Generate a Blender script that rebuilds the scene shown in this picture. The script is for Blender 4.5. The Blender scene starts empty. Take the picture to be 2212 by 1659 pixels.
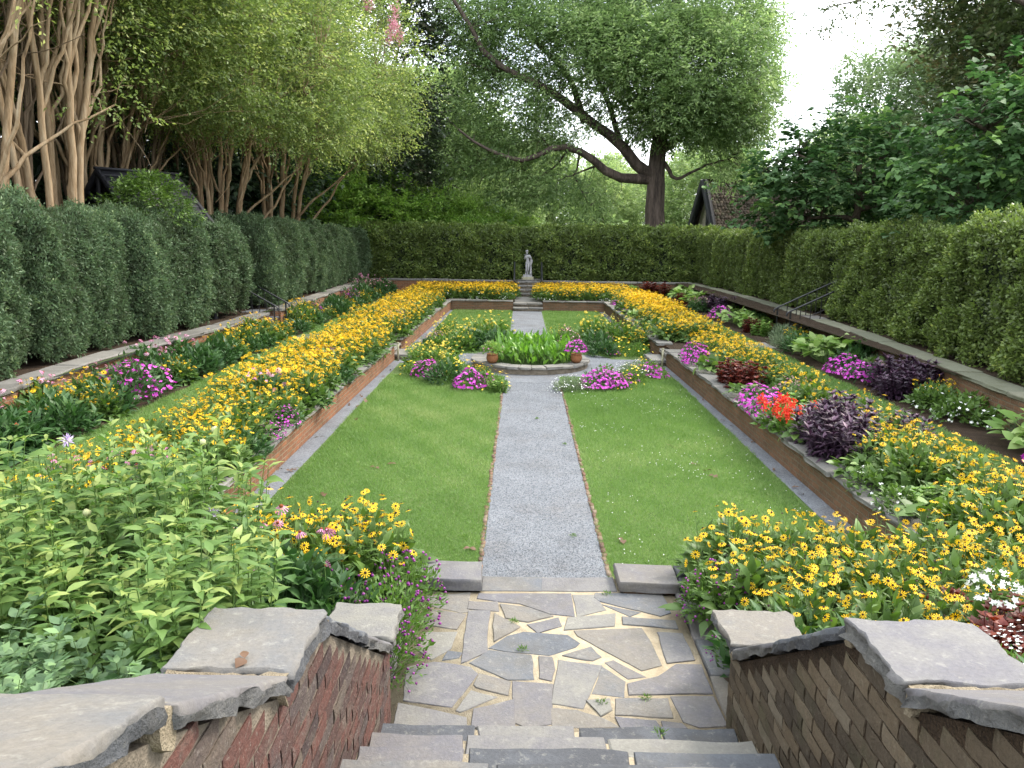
import bpy, math, random
import numpy as np
from mathutils import Vector, Matrix
rng = np.random.default_rng(11)
random.seed(5)
R = math.radians
scene = bpy.context.scene
COL = scene.collection
Z3 = np.array([0, 0, 1.0])

# ------------------------------------------------------------------ camera
LOC = np.array([-.22, 0, 3.2]); FP = 1662.0; PW, PH = 2212, 1659
CF = np.array([-0.0101226, 0.98138475, -0.19178503])
CR = np.array([0.99994681, 0.01031406, 0.0]); CU = np.array([-0.00197808, 0.19177483, 0.98143696])
ROLL = R(.8)
RX = CR * math.cos(ROLL) + CU * math.sin(ROLL)
UX = -CR * math.sin(ROLL) + CU * math.cos(ROLL)
cam = bpy.data.cameras.new('camera'); co = bpy.data.objects.new('camera', cam); COL.objects.link(co)
m = Matrix.Identity(4)
for i in range(3):
    m[i][0] = RX[i]; m[i][1] = UX[i]; m[i][2] = -CF[i]; m[i][3] = LOC[i]
co.matrix_world = m
cam.sensor_width = 36; cam.lens = 36 * FP / PW; cam.clip_start = .05; cam.clip_end = 3000
scene.camera = co

def at(x, y, Y):
    d = CF + RX * (x - PW / 2) / FP - UX * (y - PH / 2) / FP
    return LOC + d * (Y / d[1])

# ------------------------------------------------------------------ numpy helpers
def nrm(a):
    a = np.asarray(a, float)
    return a / np.maximum(np.linalg.norm(a, axis=-1, keepdims=True), 1e-9)

def wob(p, seed=0, f=1.0):
    """smooth pseudo noise in -1..1 from summed sines"""
    r = np.random.default_rng(seed); p = np.asarray(p, float); o = 0
    for k in range(7):
        w = r.normal(size=3) * f * (1 + .35 * k); o = o + np.sin(p @ w + r.uniform(0, 6.28)) / (1 + .25 * k)
    return o / 3.2

class MB:
    def __init__(s): s.V = []; s.L = []; s.C = []; s.M = []; s.A = []; s.UV = []; s.n = 0
    def add(s, V, F, mat=0, v=.5, uv=None):
        V = np.asarray(V, float).reshape(-1, 3); F = np.asarray(F, int)
        if len(V) == 0: return
        s.V.append(V); s.L.append((F + s.n).ravel()); s.C.append(np.full(len(F), F.shape[1]))
        s.M.append(np.full(len(F), mat) if np.isscalar(mat) else np.asarray(mat))
        s.A.append(np.full(len(V), v, float) if np.isscalar(v) else np.asarray(v, float))
        s.UV.append(np.asarray(uv, float).reshape(-1, 2) if uv is not None else np.zeros((F.size, 2)))
        s.n += len(V)
    def poly(s, pts, mat=0, v=.5, uv=None):
        s.add(pts, [list(range(len(pts)))], mat, v, uv)
    def mesh(s, name, mats, smooth=False):
        me = bpy.data.meshes.new(name)
        V = np.concatenate(s.V); L = np.concatenate(s.L); C = np.concatenate(s.C)
        me.vertices.add(len(V)); me.vertices.foreach_set('co', V.ravel())
        me.loops.add(len(L)); me.loops.foreach_set('vertex_index', L)
        me.polygons.add(len(C)); me.polygons.foreach_set('loop_start', np.concatenate([[0], np.cumsum(C)[:-1]]))
        me.polygons.foreach_set('material_index', np.concatenate(s.M))
        if smooth: me.polygons.foreach_set('use_smooth', np.ones(len(C), bool))
        a = me.attributes.new('v', 'FLOAT', 'POINT'); a.data.foreach_set('value', np.concatenate(s.A))
        u = me.uv_layers.new(name='uv'); u.data.foreach_set('uv', np.concatenate(s.UV).ravel())
        for mt in (mats if isinstance(mats, (list, tuple)) else [mats]): me.materials.append(mt)
        me.update(calc_edges=True); me.validate()
        return me

# leaf templates: x across (-.5..5), y along 0..1, z bend
def T(v, f): return np.array(v, float), np.array(f)
L4 = T([(0, 0, 0), (.5, .45, .05), (0, 1, -.1), (-.5, .45, .05)], [(0, 1, 2, 3)])
L5 = T([(0, 0, 0), (.5, .42, .06), (0, 1, -.22), (-.5, .42, .06), (0, .45, 0)], [(0, 1, 4), (1, 2, 4), (2, 3, 4), (3, 0, 4)])
L9 = T([(0, 0, 0), (.36, .2, .05), (.5, .45, .03), (.27, .75, -.1), (0, 1, -.28), (-.27, .75, -.1), (-.5, .45, .03), (-.36, .2, .05),
        (0, .33, 0), (0, .68, -.08)],
       [(0, 1, 8), (1, 2, 8), (2, 9, 8), (2, 3, 9), (3, 4, 9), (4, 5, 9), (5, 6, 9), (6, 8, 9), (6, 7, 8), (7, 0, 8)])
LH = T([(0, .12, .0), (.22, 0, .03), (.48, .1, .03), (.5, .32, 0), (.3, .7, -.1), (0, 1, -.25), (-.3, .7, -.1), (-.5, .32, 0), (-.48, .1, .03), (-.22, 0, .03), (0, .45, -.06)],
       [(10, 0, 1), (10, 1, 2), (10, 2, 3), (10, 3, 4), (10, 4, 5), (10, 5, 6), (10, 6, 7), (10, 7, 8), (10, 8, 9), (10, 9, 0)])
GB = T([(-.5, 0, 0), (.5, 0, 0), (0, 1, 0)], [(0, 1, 2)])
def star(n, inner, zt=0):
    v = [(0, 0, .02)]; f = []
    for k in range(n):
        a = 2 * math.pi * k / n; d = math.pi / n * .82
        b = len(v)
        v += [(inner * math.cos(a - d), inner * math.sin(a - d), .03), (math.cos(a - d * .45), math.sin(a - d * .45), zt * .9), (math.cos(a + d * .45), math.sin(a + d * .45), zt), (inner * math.cos(a + d), inner * math.sin(a + d), .03)]
        f.append((b, b + 1, b + 2, b + 3))
    return T(v, f)
FL5 = T([(0, 0, 0)] + [(math.cos(a) * (1 if k % 2 == 0 else .55), math.sin(a) * (1 if k % 2 == 0 else .55), .12 * (k % 2 == 0)) for k, a in enumerate(np.arange(10) * math.pi / 5)],
        [(0, 10 if k == 0 else 2 * k, 2 * k + 1, 2 * k + 2) for k in range(5)])
OCT = T([(1, 0, 0), (-1, 0, 0), (0, 1, 0), (0, -1, 0), (0, 0, 1), (0, 0, -1)], [(0, 2, 4), (2, 1, 4), (1, 3, 4), (3, 0, 4), (2, 0, 5), (1, 2, 5), (3, 1, 5), (0, 3, 5)])

def inst(mb, tmpl, O, D, N, L, W, v=.5, mat=0, H=None):
    O = np.asarray(O, float).reshape(-1, 3); n = len(O)
    if n == 0: return
    D = nrm(np.broadcast_to(D, (n, 3)) + 1e-6); N = np.broadcast_to(N, (n, 3))
    X = nrm(np.cross(D, N + np.array([1e-4, 2e-4, 0]))); N2 = np.cross(X, D)
    L = np.broadcast_to(L, n); W = np.broadcast_to(W, n); H = L if H is None else np.broadcast_to(H, n)
    tv, tf = tmpl
    V = (O[:, None] + X[:, None] * (tv[None, :, 0:1] * W[:, None, None]) + D[:, None] * (tv[None, :, 1:2] * L[:, None, None])
         + N2[:, None] * (tv[None, :, 2:3] * H[:, None, None]))
    F = tf[None] + (np.arange(n) * len(tv))[:, None, None]
    vv = np.repeat(np.broadcast_to(v, n), len(tv))
    mb.add(V.reshape(-1, 3), F.reshape(-1, tf.shape[1]), mat, vv)

def flat(mb, tmpl, O, N, r, v=.5, mat=0):
    """template lying in the plane with normal N"""
    O = np.asarray(O, float).reshape(-1, 3); n = len(O)
    D = np.cross(np.broadcast_to(N, (n, 3)), rng.normal(size=(n, 3)))
    inst(mb, tmpl, O, D, N, r, r, v, mat)

def tube(mb, P, r, k=6, mat=0, v=.5, cap=False):
    P = np.asarray(P, float); n = len(P); r = np.broadcast_to(r, n)
    t = nrm(np.gradient(P, axis=0)); ref = np.array([.31, .87, .12])
    a = nrm(np.cross(t, ref)); b = np.cross(t, a)
    th = np.arange(k) * 2 * math.pi / k
    V = P[:, None] + r[:, None, None] * (a[:, None] * np.cos(th)[None, :, None] + b[:, None] * np.sin(th)[None, :, None])
    F = []; i = np.arange(n - 1)[:, None] * k; j = np.arange(k)[None]; j2 = (j + 1) % k
    F = np.stack([i + j, i + j2, i + k + j2, i + k + j], -1).reshape(-1, 4)
    s = np.concatenate([[0], np.cumsum(np.linalg.norm(np.diff(P, axis=0), axis=1))])
    uu = np.stack([np.broadcast_to(j / k, F.shape[0:1] and (n - 1, k)), np.broadcast_to(s[:-1, None], (n - 1, k))], -1)
    uv = np.stack([uu, uu + [1 / k, 0], uu + [1 / k, 0], uu], 2).reshape(-1, 2)
    mb.add(V.reshape(-1, 3), F, mat, v, uv)
    if cap:
        mb.add(V[-1], [list(range(k))], mat, v); mb.add(V[0], [list(range(k))[::-1]], mat, v)

def stems(mb, A, B, r, mat=0, v=.4, bow=.0):
    """many thin 3-sided stems from A to B with a bend"""
    A = np.asarray(A, float); B = np.asarray(B, float); n = len(A)
    M = (A + B) / 2 + rng.normal(size=(n, 3)) * bow
    th = np.arange(3) * 2.1; c = np.stack([np.cos(th), np.sin(th), 0 * th], 1) * r
    V = np.concatenate([A[:, None] + c, M[:, None] + c * .85, B[:, None] + c * .6], 1)
    f = []
    for lv in (0, 3):
        for q in range(3): f.append((lv + q, lv + (q + 1) % 3, lv + 3 + (q + 1) % 3, lv + 3 + q))
    F = np.array(f)[None] + (np.arange(n) * 9)[:, None, None]
    mb.add(V.reshape(-1, 3), F.reshape(-1, 4), mat, v)

def box(mb, x0, x1, y0, y1, z0, z1, mat=0, v=.5, jit=0):
    V = np.array([(x, y, z) for z in (z0, z1) for y in (y0, y1) for x in (x0, x1)], float)
    if jit: V = V + rng.normal(size=V.shape) * jit
    mb.add(V, [(0, 2, 3, 1), (4, 5, 7, 6), (0, 1, 5, 4), (2, 6, 7, 3), (0, 4, 6, 2), (1, 3, 7, 5)], mat, v)

def slab(mb, P, zt, th, mat=0, v=.5, chip=.006, step=.09, bev=.006, tilt=0, tz=None, emat=None):
    """a quarried stone slab: outline P (ccw), rough split edges, small chamfer"""
    P = np.asarray(P, float); Q = []
    for i in range(len(P)):
        a, b = P[i], P[(i + 1) % len(P)]; k = max(1, int(np.linalg.norm(b - a) / step))
        for q in range(k): Q.append(a + (b - a) * (q / k))
    Q = np.array(Q); n = len(Q); c = Q.mean(0)
    nxt = np.roll(Q, -1, 0) - np.roll(Q, 1, 0); out = nrm(np.stack([nxt[:, 1], -nxt[:, 0]], 1))
    zf = (lambda q: zt + tilt * (q[:, 1] - c[1])) if tz is None else tz
    def sm(k):
        e = rng.normal(size=n) * k
        for _ in range(2): e = (np.roll(e, 1) + e * 2 + np.roll(e, -1)) / 4
        f = np.repeat(rng.normal(size=n // 3 + 1), 3)[:n] * k * .55
        return e * 1.35 + f + rng.normal(size=n) * k * .2
    rings = []
    base_e = sm(chip)
    rows = [(-bev, 0.0), (0.0, bev)] + [(0, t) for t in np.linspace(.3, 1, 3) * th]
    for ri, (o, d) in enumerate(rows):
        q = Q + out * (o + (base_e * .8 + sm(chip) * .8 * (ri > 1))[:, None])
        rings.append(np.column_stack([q, zf(q) - d + (sm(chip * .6) if ri > 1 else 0)]))
    V = np.concatenate(rings); F = []
    for k in range(len(rows) - 1):
        i = np.arange(n); j = (i + 1) % n
        F.append(np.stack([(k + 1) * n + i, (k + 1) * n + j, k * n + j, k * n + i], 1))
    ms = np.full(len(F) * n, mat)
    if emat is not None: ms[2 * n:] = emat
    mb.add(V, np.concatenate(F), ms, v)
    mb.poly(rings[0], mat, v)

# ------------------------------------------------------------------ objects
def tag(o, label=None, cat=None, group=None, kind=None):
    if label: o['label'] = label
    if cat: o['category'] = cat
    if group: o['group'] = group
    if kind: o['kind'] = kind
    return o
def thing(name, label, cat, loc=(0, 0, 0), rz=0, group=None, s=1):
    o = bpy.data.objects.new(name, None); COL.objects.link(o); o.location = loc; o.rotation_euler = (0, 0, rz); o.scale = (s, s, s)
    o.empty_display_size = .1
    return tag(o, label, cat, group)
def part(name, me, parent=None, loc=None, rot=None, kind=None, label=None):
    o = bpy.data.objects.new(name, me); COL.objects.link(o)
    if parent is not None: o.parent = parent
    if loc is not None: o.location = loc
    if rot is not None: o.rotation_euler = rot
    if kind: o['kind'] = kind
    if label: o['label'] = label
    return o
def struct(name, me): return tag(part(name, me), kind='structure')

# ------------------------------------------------------------------ materials
def mat_new(name):
    mt = bpy.data.materials.new(name); mt.use_nodes = True; nt = mt.node_tree; nt.nodes.clear()
    def N(t, **kw):
        n = nt.nodes.new(t)
        for k, val in kw.items():
            if hasattr(n, k): setattr(n, k, val)
            else: n.inputs[k.replace('_', ' ')].default_value = val
        return n
    def Lk(a, b): nt.links.new(a, b)
    out = N('ShaderNodeOutputMaterial')
    return mt, N, Lk, out
def ramp(N, stops):
    r = N('ShaderNodeValToRGB'); e = r.color_ramp.elements
    while len(e) < len(stops): e.new(.5)
    for q, (p, c) in enumerate(stops): e[q].position = p; e[q].color = (*c, 1)
    return r
def leafmat(name, c0, c1, c2=None, trans=.3, rough=.5, spec=.35):
    mt, N, K, out = mat_new(name)
    a = N('ShaderNodeAttribute', attribute_name='v'); r = ramp(N, [(0, c0), (.7, c1), (1, c2 or c1)])
    K(a.outputs['Fac'], r.inputs[0])
    p = N('ShaderNodeBsdfPrincipled', Roughness=rough); p.inputs['Specular IOR Level'].default_value = spec
    K(r.outputs[0], p.inputs['Base Color'])
    if trans:
        t = N('ShaderNodeBsdfTranslucent'); mx = N('ShaderNodeMixShader'); mx.inputs[0].default_value = trans
        hs = N('ShaderNodeHueSaturation', Saturation=1.15, Value=1.5); K(r.outputs[0], hs.inputs['Color']); K(hs.outputs[0], t.inputs[0])
        K(p.outputs[0], mx.inputs[1]); K(t.outputs[0], mx.inputs[2]); K(mx.outputs[0], out.inputs[0])
    else: K(p.outputs[0], out.inputs[0])
    return mt
def plain(name, c, rough=.7, spec=.3, metal=0):
    mt, N, K, out = mat_new(name); p = N('ShaderNodeBsdfPrincipled', Roughness=rough, Metallic=metal)
    p.inputs['Specular IOR Level'].default_value = spec
    p.inputs['Base Color'].default_value = (*c, 1); K(p.outputs[0], out.inputs[0]); return mt
def stonemat(name, stops, rough=.75, sc=6, bump=.35, stain=(.12, .11, .1), stainf=.35, fine=60, lich=.35, lcol=(.3, .29, .25)):
    """stone whose slabs differ by attribute v; cloudy noise, stains of their own shape, fine grain bump"""
    mt, N, K, out = mat_new(name)
    tc = N('ShaderNodeTexCoord'); a = N('ShaderNodeAttribute', attribute_name='v')
    n1 = N('ShaderNodeTexNoise', Scale=sc, Detail=8, Roughness=.65); K(tc.outputs['Object'], n1.inputs['Vector'])
    n2 = N('ShaderNodeTexNoise', Scale=fine, Detail=5, Roughness=.7); K(tc.outputs['Object'], n2.inputs['Vector'])
    n3 = N('ShaderNodeTexNoise', Scale=sc * .45, Detail=6, Roughness=.7); K(tc.outputs['Object'], n3.inputs['Vector'])
    r = ramp(N, stops); ad = N('ShaderNodeMath', operation='MULTIPLY_ADD'); ad.inputs[1].default_value = .55; K(n1.outputs[0], ad.inputs[0])
    sb = N('ShaderNodeMath', operation='SUBTRACT'); K(a.outputs['Fac'], sb.inputs[0]); sb.inputs[1].default_value = .27; K(sb.outputs[0], ad.inputs[2])
    K(ad.outputs[0], r.inputs[0])
    m1 = N('ShaderNodeMixRGB', blend_type='MULTIPLY'); m1.inputs[0].default_value = .38
    g = ramp(N, [(.3, (.55, .55, .55)), (.7, (1.25, 1.25, 1.25))]); K(n2.outputs[0], g.inputs[0]); K(r.outputs[0], m1.inputs[1]); K(g.outputs[0], m1.inputs[2])
    m2 = N('ShaderNodeMixRGB'); s = ramp(N, [(.52, (0, 0, 0)), (.72, (1, 1, 1))]); K(n3.outputs[0], s.inputs[0])
    mm = N('ShaderNodeMath', operation='MULTIPLY'); mm.inputs[1].default_value = stainf; K(s.outputs[0], mm.inputs[0]); K(mm.outputs[0], m2.inputs[0])
    K(m1.outputs[0], m2.inputs[1]); m2.inputs[2].default_value = (*stain, 1)
    n4 = N('ShaderNodeTexNoise', Scale=sc * 4.3, Detail=6, Roughness=.75); K(tc.outputs['Object'], n4.inputs['Vector']); l4 = ramp(N, [(.56, (0, 0, 0)), (.66, (lich,) * 3)]); K(n4.outputs[0], l4.inputs[0])
    m4 = N('ShaderNodeMixRGB'); K(l4.outputs[0], m4.inputs[0]); K(m2.outputs[0], m4.inputs[1]); m4.inputs[2].default_value = (*lcol, 1)
    p = N('ShaderNodeBsdfPrincipled', Roughness=rough); p.inputs['Specular IOR Level'].default_value = .25
    K(m4.outputs[0], p.inputs['Base Color'])
    b = N('ShaderNodeBump', Strength=bump, Distance=.02); ab = N('ShaderNodeMath', operation='ADD'); K(n1.outputs[0], ab.inputs[0]); K(n2.outputs[0], ab.inputs[1]); K(ab.outputs[0], b.inputs['Height'])
    K(b.outputs[0], p.inputs['Normal']); K(p.outputs[0], out.inputs[0]); return mt
def brickmat(name, c1, c2, mortar, moss=(.05, .045, .02), mossf=.4, dist=.012):
    mt, N, K, out = mat_new(name)
    uv = N('ShaderNodeUVMap', uv_map='uv'); tc = N('ShaderNodeTexCoord')
    nd = N('ShaderNodeTexNoise', Scale=9, Detail=3); K(tc.outputs['Object'], nd.inputs['Vector'])
    mp = N('ShaderNodeMixRGB', blend_type='LINEAR_LIGHT'); mp.inputs[0].default_value = dist; K(uv.outputs[0], mp.inputs[1]); K(nd.outputs['Color'], mp.inputs[2])
    b = N('ShaderNodeTexBrick'); b.offset = .5
    b.inputs['Scale'].default_value = 1; b.inputs['Brick Width'].default_value = .22; b.inputs['Row Height'].default_value = .075
    b.inputs['Mortar Size'].default_value = .0095; b.inputs['Mortar Smooth'].default_value = .3; b.inputs['Bias'].default_value = 0
    b.inputs['Color1'].default_value = (*c1, 1); b.inputs['Color2'].default_value = (*c2, 1); b.inputs['Mortar'].default_value = (*mortar, 1)
    K(mp.outputs[0], b.inputs['Vector'])
    n1 = N('ShaderNodeTexNoise', Scale=2.2, Detail=8, Roughness=.7); K(tc.outputs['Object'], n1.inputs['Vector'])
    n2 = N('ShaderNodeTexNoise', Scale=45, Detail=5, Roughness=.7); K(tc.outputs['Object'], n2.inputs['Vector'])
    m1 = N('ShaderNodeMixRGB', blend_type='MULTIPLY'); m1.inputs[0].default_value = .7; g = ramp(N, [(.3, (.5, .5, .5)), (.7, (1.35, 1.35, 1.35))])
    K(n2.outputs[0], g.inputs[0]); K(b.outputs['Color'], m1.inputs[1]); K(g.outputs[0], m1.inputs[2])
    s = ramp(N, [(.45, (0, 0, 0)), (.7, (1, 1, 1))]); K(n1.outputs[0], s.inputs[0])
    mm = N('ShaderNodeMath', operation='MULTIPLY'); mm.inputs[1].default_value = mossf; K(s.outputs[0], mm.inputs[0])
    m2 = N('ShaderNodeMixRGB'); K(mm.outputs[0], m2.inputs[0]); K(m1.outputs[0], m2.inputs[1]); m2.inputs[2].default_value = (*moss, 1)
    p = N('ShaderNodeBsdfPrincipled', Roughness=.85); p.inputs['Specular IOR Level'].default_value = .2; K(m2.outputs[0], p.inputs['Base Color'])
    iv = N('ShaderNodeMath', operation='SUBTRACT'); iv.inputs[0].default_value = 1; K(b.outputs['Fac'], iv.inputs[1])
    ab = N('ShaderNodeMath', operation='MULTIPLY_ADD'); ab.inputs[1].default_value = .4; K(n2.outputs[0], ab.inputs[0]); K(iv.outputs[0], ab.inputs[2])
    bp = N('ShaderNodeBump', Strength=.8, Distance=.012); K(ab.outputs[0], bp.inputs['Height']); K(bp.outputs[0], p.inputs['Normal'])
    K(p.outputs[0], out.inputs[0]); return mt
def noisemat(name, stops, scale=4, detail=8, rough=.9, bump=.4, bs=60, dist=.02, stretch=None, spec=.2):
    mt, N, K, out = mat_new(name); tc = N('ShaderNodeTexCoord'); src = tc.outputs['Object']
    if stretch:
        mp = N('ShaderNodeMapping'); mp.inputs['Scale'].default_value = stretch; K(src, mp.inputs[0]); src = mp.outputs[0]
    n1 = N('ShaderNodeTexNoise', Scale=scale, Detail=detail, Roughness=.68); K(src, n1.inputs['Vector'])
    n2 = N('ShaderNodeTexNoise', Scale=bs, Detail=4); K(src, n2.inputs['Vector'])
    ad = N('ShaderNodeMath', operation='MULTIPLY_ADD'); ad.inputs[1].default_value = .45; K(n2.outputs[0], ad.inputs[0])
    sb = N('ShaderNodeMath', operation='SUBTRACT'); K(n1.outputs[0], sb.inputs[0]); sb.inputs[1].default_value = .22; K(sb.outputs[0], ad.inputs[2])
    r = ramp(N, stops); K(ad.outputs[0], r.inputs[0])
    p = N('ShaderNodeBsdfPrincipled', Roughness=rough); p.inputs['Specular IOR Level'].default_value = spec; K(r.outputs[0], p.inputs['Base Color'])
    b = N('ShaderNodeBump', Strength=bump, Distance=dist); K(n2.outputs[0], b.inputs['Height']); K(b.outputs[0], p.inputs['Normal'])
    K(p.outputs[0], out.inputs[0]); return mt
def pebblemat(name, stops, scale=85, bump=.7):
    mt, N, K, out = mat_new(name); tc = N('ShaderNodeTexCoord')
    vo = N('ShaderNodeTexVoronoi', Scale=scale); K(tc.outputs['Object'], vo.inputs['Vector'])
    sx = N('ShaderNodeSeparateColor'); K(vo.outputs['Color'], sx.inputs[0])
    n1 = N('ShaderNodeTexNoise', Scale=1.6, Detail=6, Roughness=.7); K(tc.outputs['Object'], n1.inputs['Vector'])
    ad = N('ShaderNodeMath', operation='MULTIPLY_ADD'); ad.inputs[1].default_value = .6; K(sx.outputs[0], ad.inputs[0])
    ml = N('ShaderNodeMath', operation='MULTIPLY_ADD'); ml.inputs[1].default_value = .8; ml.inputs[2].default_value = -.2; K(n1.outputs[0], ml.inputs[0]); K(ml.outputs[0], ad.inputs[2])
    r = ramp(N, stops); K(ad.outputs[0], r.inputs[0])
    n2 = N('ShaderNodeTexNoise', Scale=.9, Detail=7, Roughness=.75); K(tc.outputs['Object'], n2.inputs['Vector']); rs = ramp(N, [(.5, (0, 0, 0)), (.72, (.6, .6, .6))]); K(n2.outputs[0], rs.inputs[0])
    mx = N('ShaderNodeMixRGB', blend_type='MULTIPLY'); K(rs.outputs[0], mx.inputs[0]); K(r.outputs[0], mx.inputs[1]); mx.inputs[2].default_value = (.62, .5, .4, 1)
    p = N('ShaderNodeBsdfPrincipled', Roughness=.8); K(mx.outputs[0], p.inputs['Base Color'])
    b = N('ShaderNodeBump', Strength=bump, Distance=.012); b.invert = True; K(vo.outputs['Distance'], b.inputs['Height']); K(b.outputs[0], p.inputs['Normal'])
    K(p.outputs[0], out.inputs[0]); return mt

SLATE = [(0, (.06, .062, .068)), (.25, (.108, .115, .128)), (.5, (.168, .152, .13)), (.75, (.125, .12, .13)), (1, (.19, .182, .16))]
M = {}
M['slate'] = stonemat('slate', SLATE, rough=.7, sc=4.5, stain=(.1, .092, .078), stainf=.55)
M['splitedge'] = stonemat('split_slate_edge', [(0, (.05, .05, .055)), (.4, (.085, .088, .095)), (.7, (.12, .118, .115)), (1, (.15, .145, .13))], sc=11, bump=1.0, stain=(.09, .075, .05), stainf=.4, fine=45)  # weathered split faces, part of their darkness is shade put into the colour
M['joint'] = noisemat('crumbly_joint_mortar', [(.2, (.12, .095, .065)), (.5, (.23, .19, .13)), (.8, (.34, .29, .21))], scale=14, bs=150, bump=1, dist=.012)
M['coping'] = stonemat('coping_stone', [(0, (.12, .115, .105)), (.5, (.175, .168, .155)), (1, (.23, .215, .19))], stain=(.075, .07, .05), stainf=.5)
M['mosscoping'] = stonemat('mossy_coping_stone', [(0, (.11, .115, .085)), (.5, (.165, .17, .12)), (1, (.21, .205, .15))], stain=(.08, .085, .035), stainf=.55)
M['mortar'] = noisemat('sandy_mortar', [(.2, (.2, .16, .11)), (.5, (.33, .275, .19)), (.8, (.43, .37, .27))], scale=9, bs=120, bump=.7, dist=.01)
M['oldmortar'] = noisemat('old_wall_mortar', [(.2, (.07, .058, .045)), (.5, (.15, .125, .095)), (.8, (.26, .22, .17))], scale=7, bs=90, bump=.9, dist=.012)
M['brick'] = brickmat('orange_brick', (.27, .115, .06), (.18, .085, .05), (.24, .18, .12))
M['brickdark'] = brickmat('weathered_brick', (.2, .105, .06), (.14, .085, .052), (.16, .13, .09), mossf=.4)
M['cheekred'] = stonemat('old_red_brick', [(0, (.06, .042, .04)), (.25, (.09, .05, .042)), (.5, (.135, .058, .045)), (.75, (.085, .064, .06)), (1, (.13, .1, .078))], rough=.8, sc=13, lich=.6, lcol=(.26, .235, .2), stain=(.15, .13, .105), stainf=.7, fine=70, bump=.8)
M['cheekmoss'] = stonemat('mossy_brown_brick', [(0, (.06, .046, .032)), (.3, (.105, .08, .054)), (.6, (.14, .104, .066)), (1, (.18, .15, .11))], rough=.85, sc=7, stain=(.07, .075, .035), stainf=.55, lich=.3, lcol=(.22, .2, .15), fine=60, bump=.8)
M['lawn'] = noisemat('lawn_turf', [(.2, (.055, .1, .026)), (.5, (.1, .16, .044)), (.8, (.16, .19, .075))], scale=1.1, bs=170, bump=.8, dist=.03)
M['grass'] = leafmat('grass_blade', (.1, .18, .045), (.165, .27, .075), (.28, .34, .14), trans=.35, rough=.55)
M['gravel'] = pebblemat('grey_gravel', [(.1, (.075, .08, .09)), (.45, (.128, .138, .155)), (.8, (.2, .21, .225))])
M['pebble'] = stonemat('gravel_chip', [(0, (.075, .08, .09)), (.5, (.138, .148, .165)), (1, (.24, .25, .262))], stainf=.1)
M['soil'] = noisemat('garden_soil', [(.2, (.02, .013, .008)), (.6, (.055, .036, .022)), (.85, (.11, .075, .05))], scale=6, bs=70, bump=1, dist=.04)
M['woodland'] = noisemat('woodland_floor', [(.2, (.03, .05, .015)), (.6, (.06, .09, .03)), (.85, (.09, .1, .045))], scale=.6, bs=20, bump=.6)
M['iron'] = plain('black_iron', (.012, .012, .014), .35, .5)
M['rail'] = plain('worn_handrail', (.016, .017, .02), .38, .5)
M['terracotta'] = noisemat('terracotta', [(.2, (.16, .065, .03)), (.6, (.25, .11, .05)), (.9, (.3, .17, .09))], scale=5, bs=80, bump=.2)
M['statue'] = noisemat('weathered_statue_stone', [(.25, (.12, .12, .125)), (.5, (.35, .345, .36)), (.75, (.52, .51, .52))], scale=7, bs=40, bump=.5, dist=.01)
M['plinth'] = noisemat('mossy_plinth_stone', [(.2, (.2, .19, .12)), (.5, (.34, .32, .22)), (.8, (.46, .44, .34))], scale=6, bs=50)
M['water'] = plain('pond_water', (.012, .018, .012), .05, .5)
def barkmat(n, st, stretch=(1, 1, .18), sc=5, bump=.8): return noisemat(n, st, scale=sc, bs=26, bump=bump, dist=.04, stretch=stretch)
M['crepe'] = barkmat('crepe_myrtle_bark', [(.25, (.1, .068, .04)), (.45, (.235, .16, .092)), (.6, (.315, .235, .15)), (.78, (.41, .335, .24))], sc=3.5, bump=.3)
M['crepegrey'] = barkmat('shaded_myrtle_bark', [(.25, (.09, .065, .045)), (.5, (.2, .145, .1)), (.75, (.3, .23, .165))], sc=3, bump=.3)
M['oakbark'] = barkmat('oak_bark', [(.3, (.025, .02, .018)), (.5, (.085, .065, .055)), (.75, (.17, .13, .11))], stretch=(1, 1, .12), sc=4, bump=1)
M['darkbark'] = barkmat('dark_bark', [(.3, (.02, .016, .013)), (.55, (.06, .045, .035)), (.8, (.12, .09, .065))])
M['scalybark'] = barkmat('scaly_bark', [(.3, (.03, .024, .018)), (.55, (.09, .07, .05)), (.8, (.17, .135, .1))], stretch=(1, 1, .5))
lf = {}
lf['crepe'] = leafmat('myrtle_leaf', (.09, .135, .045), (.2, .265, .08), (.42, .46, .17), trans=.42)
lf['oak'] = leafmat('oak_leaf', (.11, .17, .07), (.2, .29, .11), (.33, .42, .19), trans=.45)
lf['mag'] = leafmat('magnolia_leaf', (.018, .032, .014), (.04, .065, .028), (.1, .085, .05), trans=.05, rough=.28, spec=.6)
lf['under'] = leafmat('understory_leaf', (.13, .23, .055), (.22, .34, .08), (.32, .45, .12), trans=.45)
lf['far'] = leafmat('far_tree_leaf', (.17, .24, .1), (.26, .34, .14), (.38, .45, .2), trans=.45)  # pale yellow-green leaf, with distance haze put into the colour
lf['lime'] = leafmat('linden_leaf', (.034, .075, .026), (.075, .145, .05), (.17, .28, .08), trans=.28, rough=.6, spec=.2)
lf['grey'] = leafmat('grey_green_leaf', (.095, .145, .065), (.155, .215, .1), (.24, .3, .15), trans=.42)
lf['rust'] = leafmat('dull_dark_leaf', (.04, .06, .022), (.08, .105, .04), (.15, .13, .06), trans=.3)
lf['ever'] = leafmat('dark_evergreen_leaf', (.026, .05, .026), (.052, .095, .048), (.09, .14, .07), trans=.2)
lf['yew'] = leafmat('arborvitae_leaf', (.06, .08, .038), (.1, .165, .08), (.22, .28, .13), trans=.28, rough=.55)
lf['box'] = leafmat('boxwood_leaf', (.075, .1, .032), (.15, .215, .055), (.33, .38, .11), trans=.32, rough=.4)
lf['core'] = leafmat('hedge_inside', (.012, .02, .009), (.016, .025, .011), trans=0, rough=.9)
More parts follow.
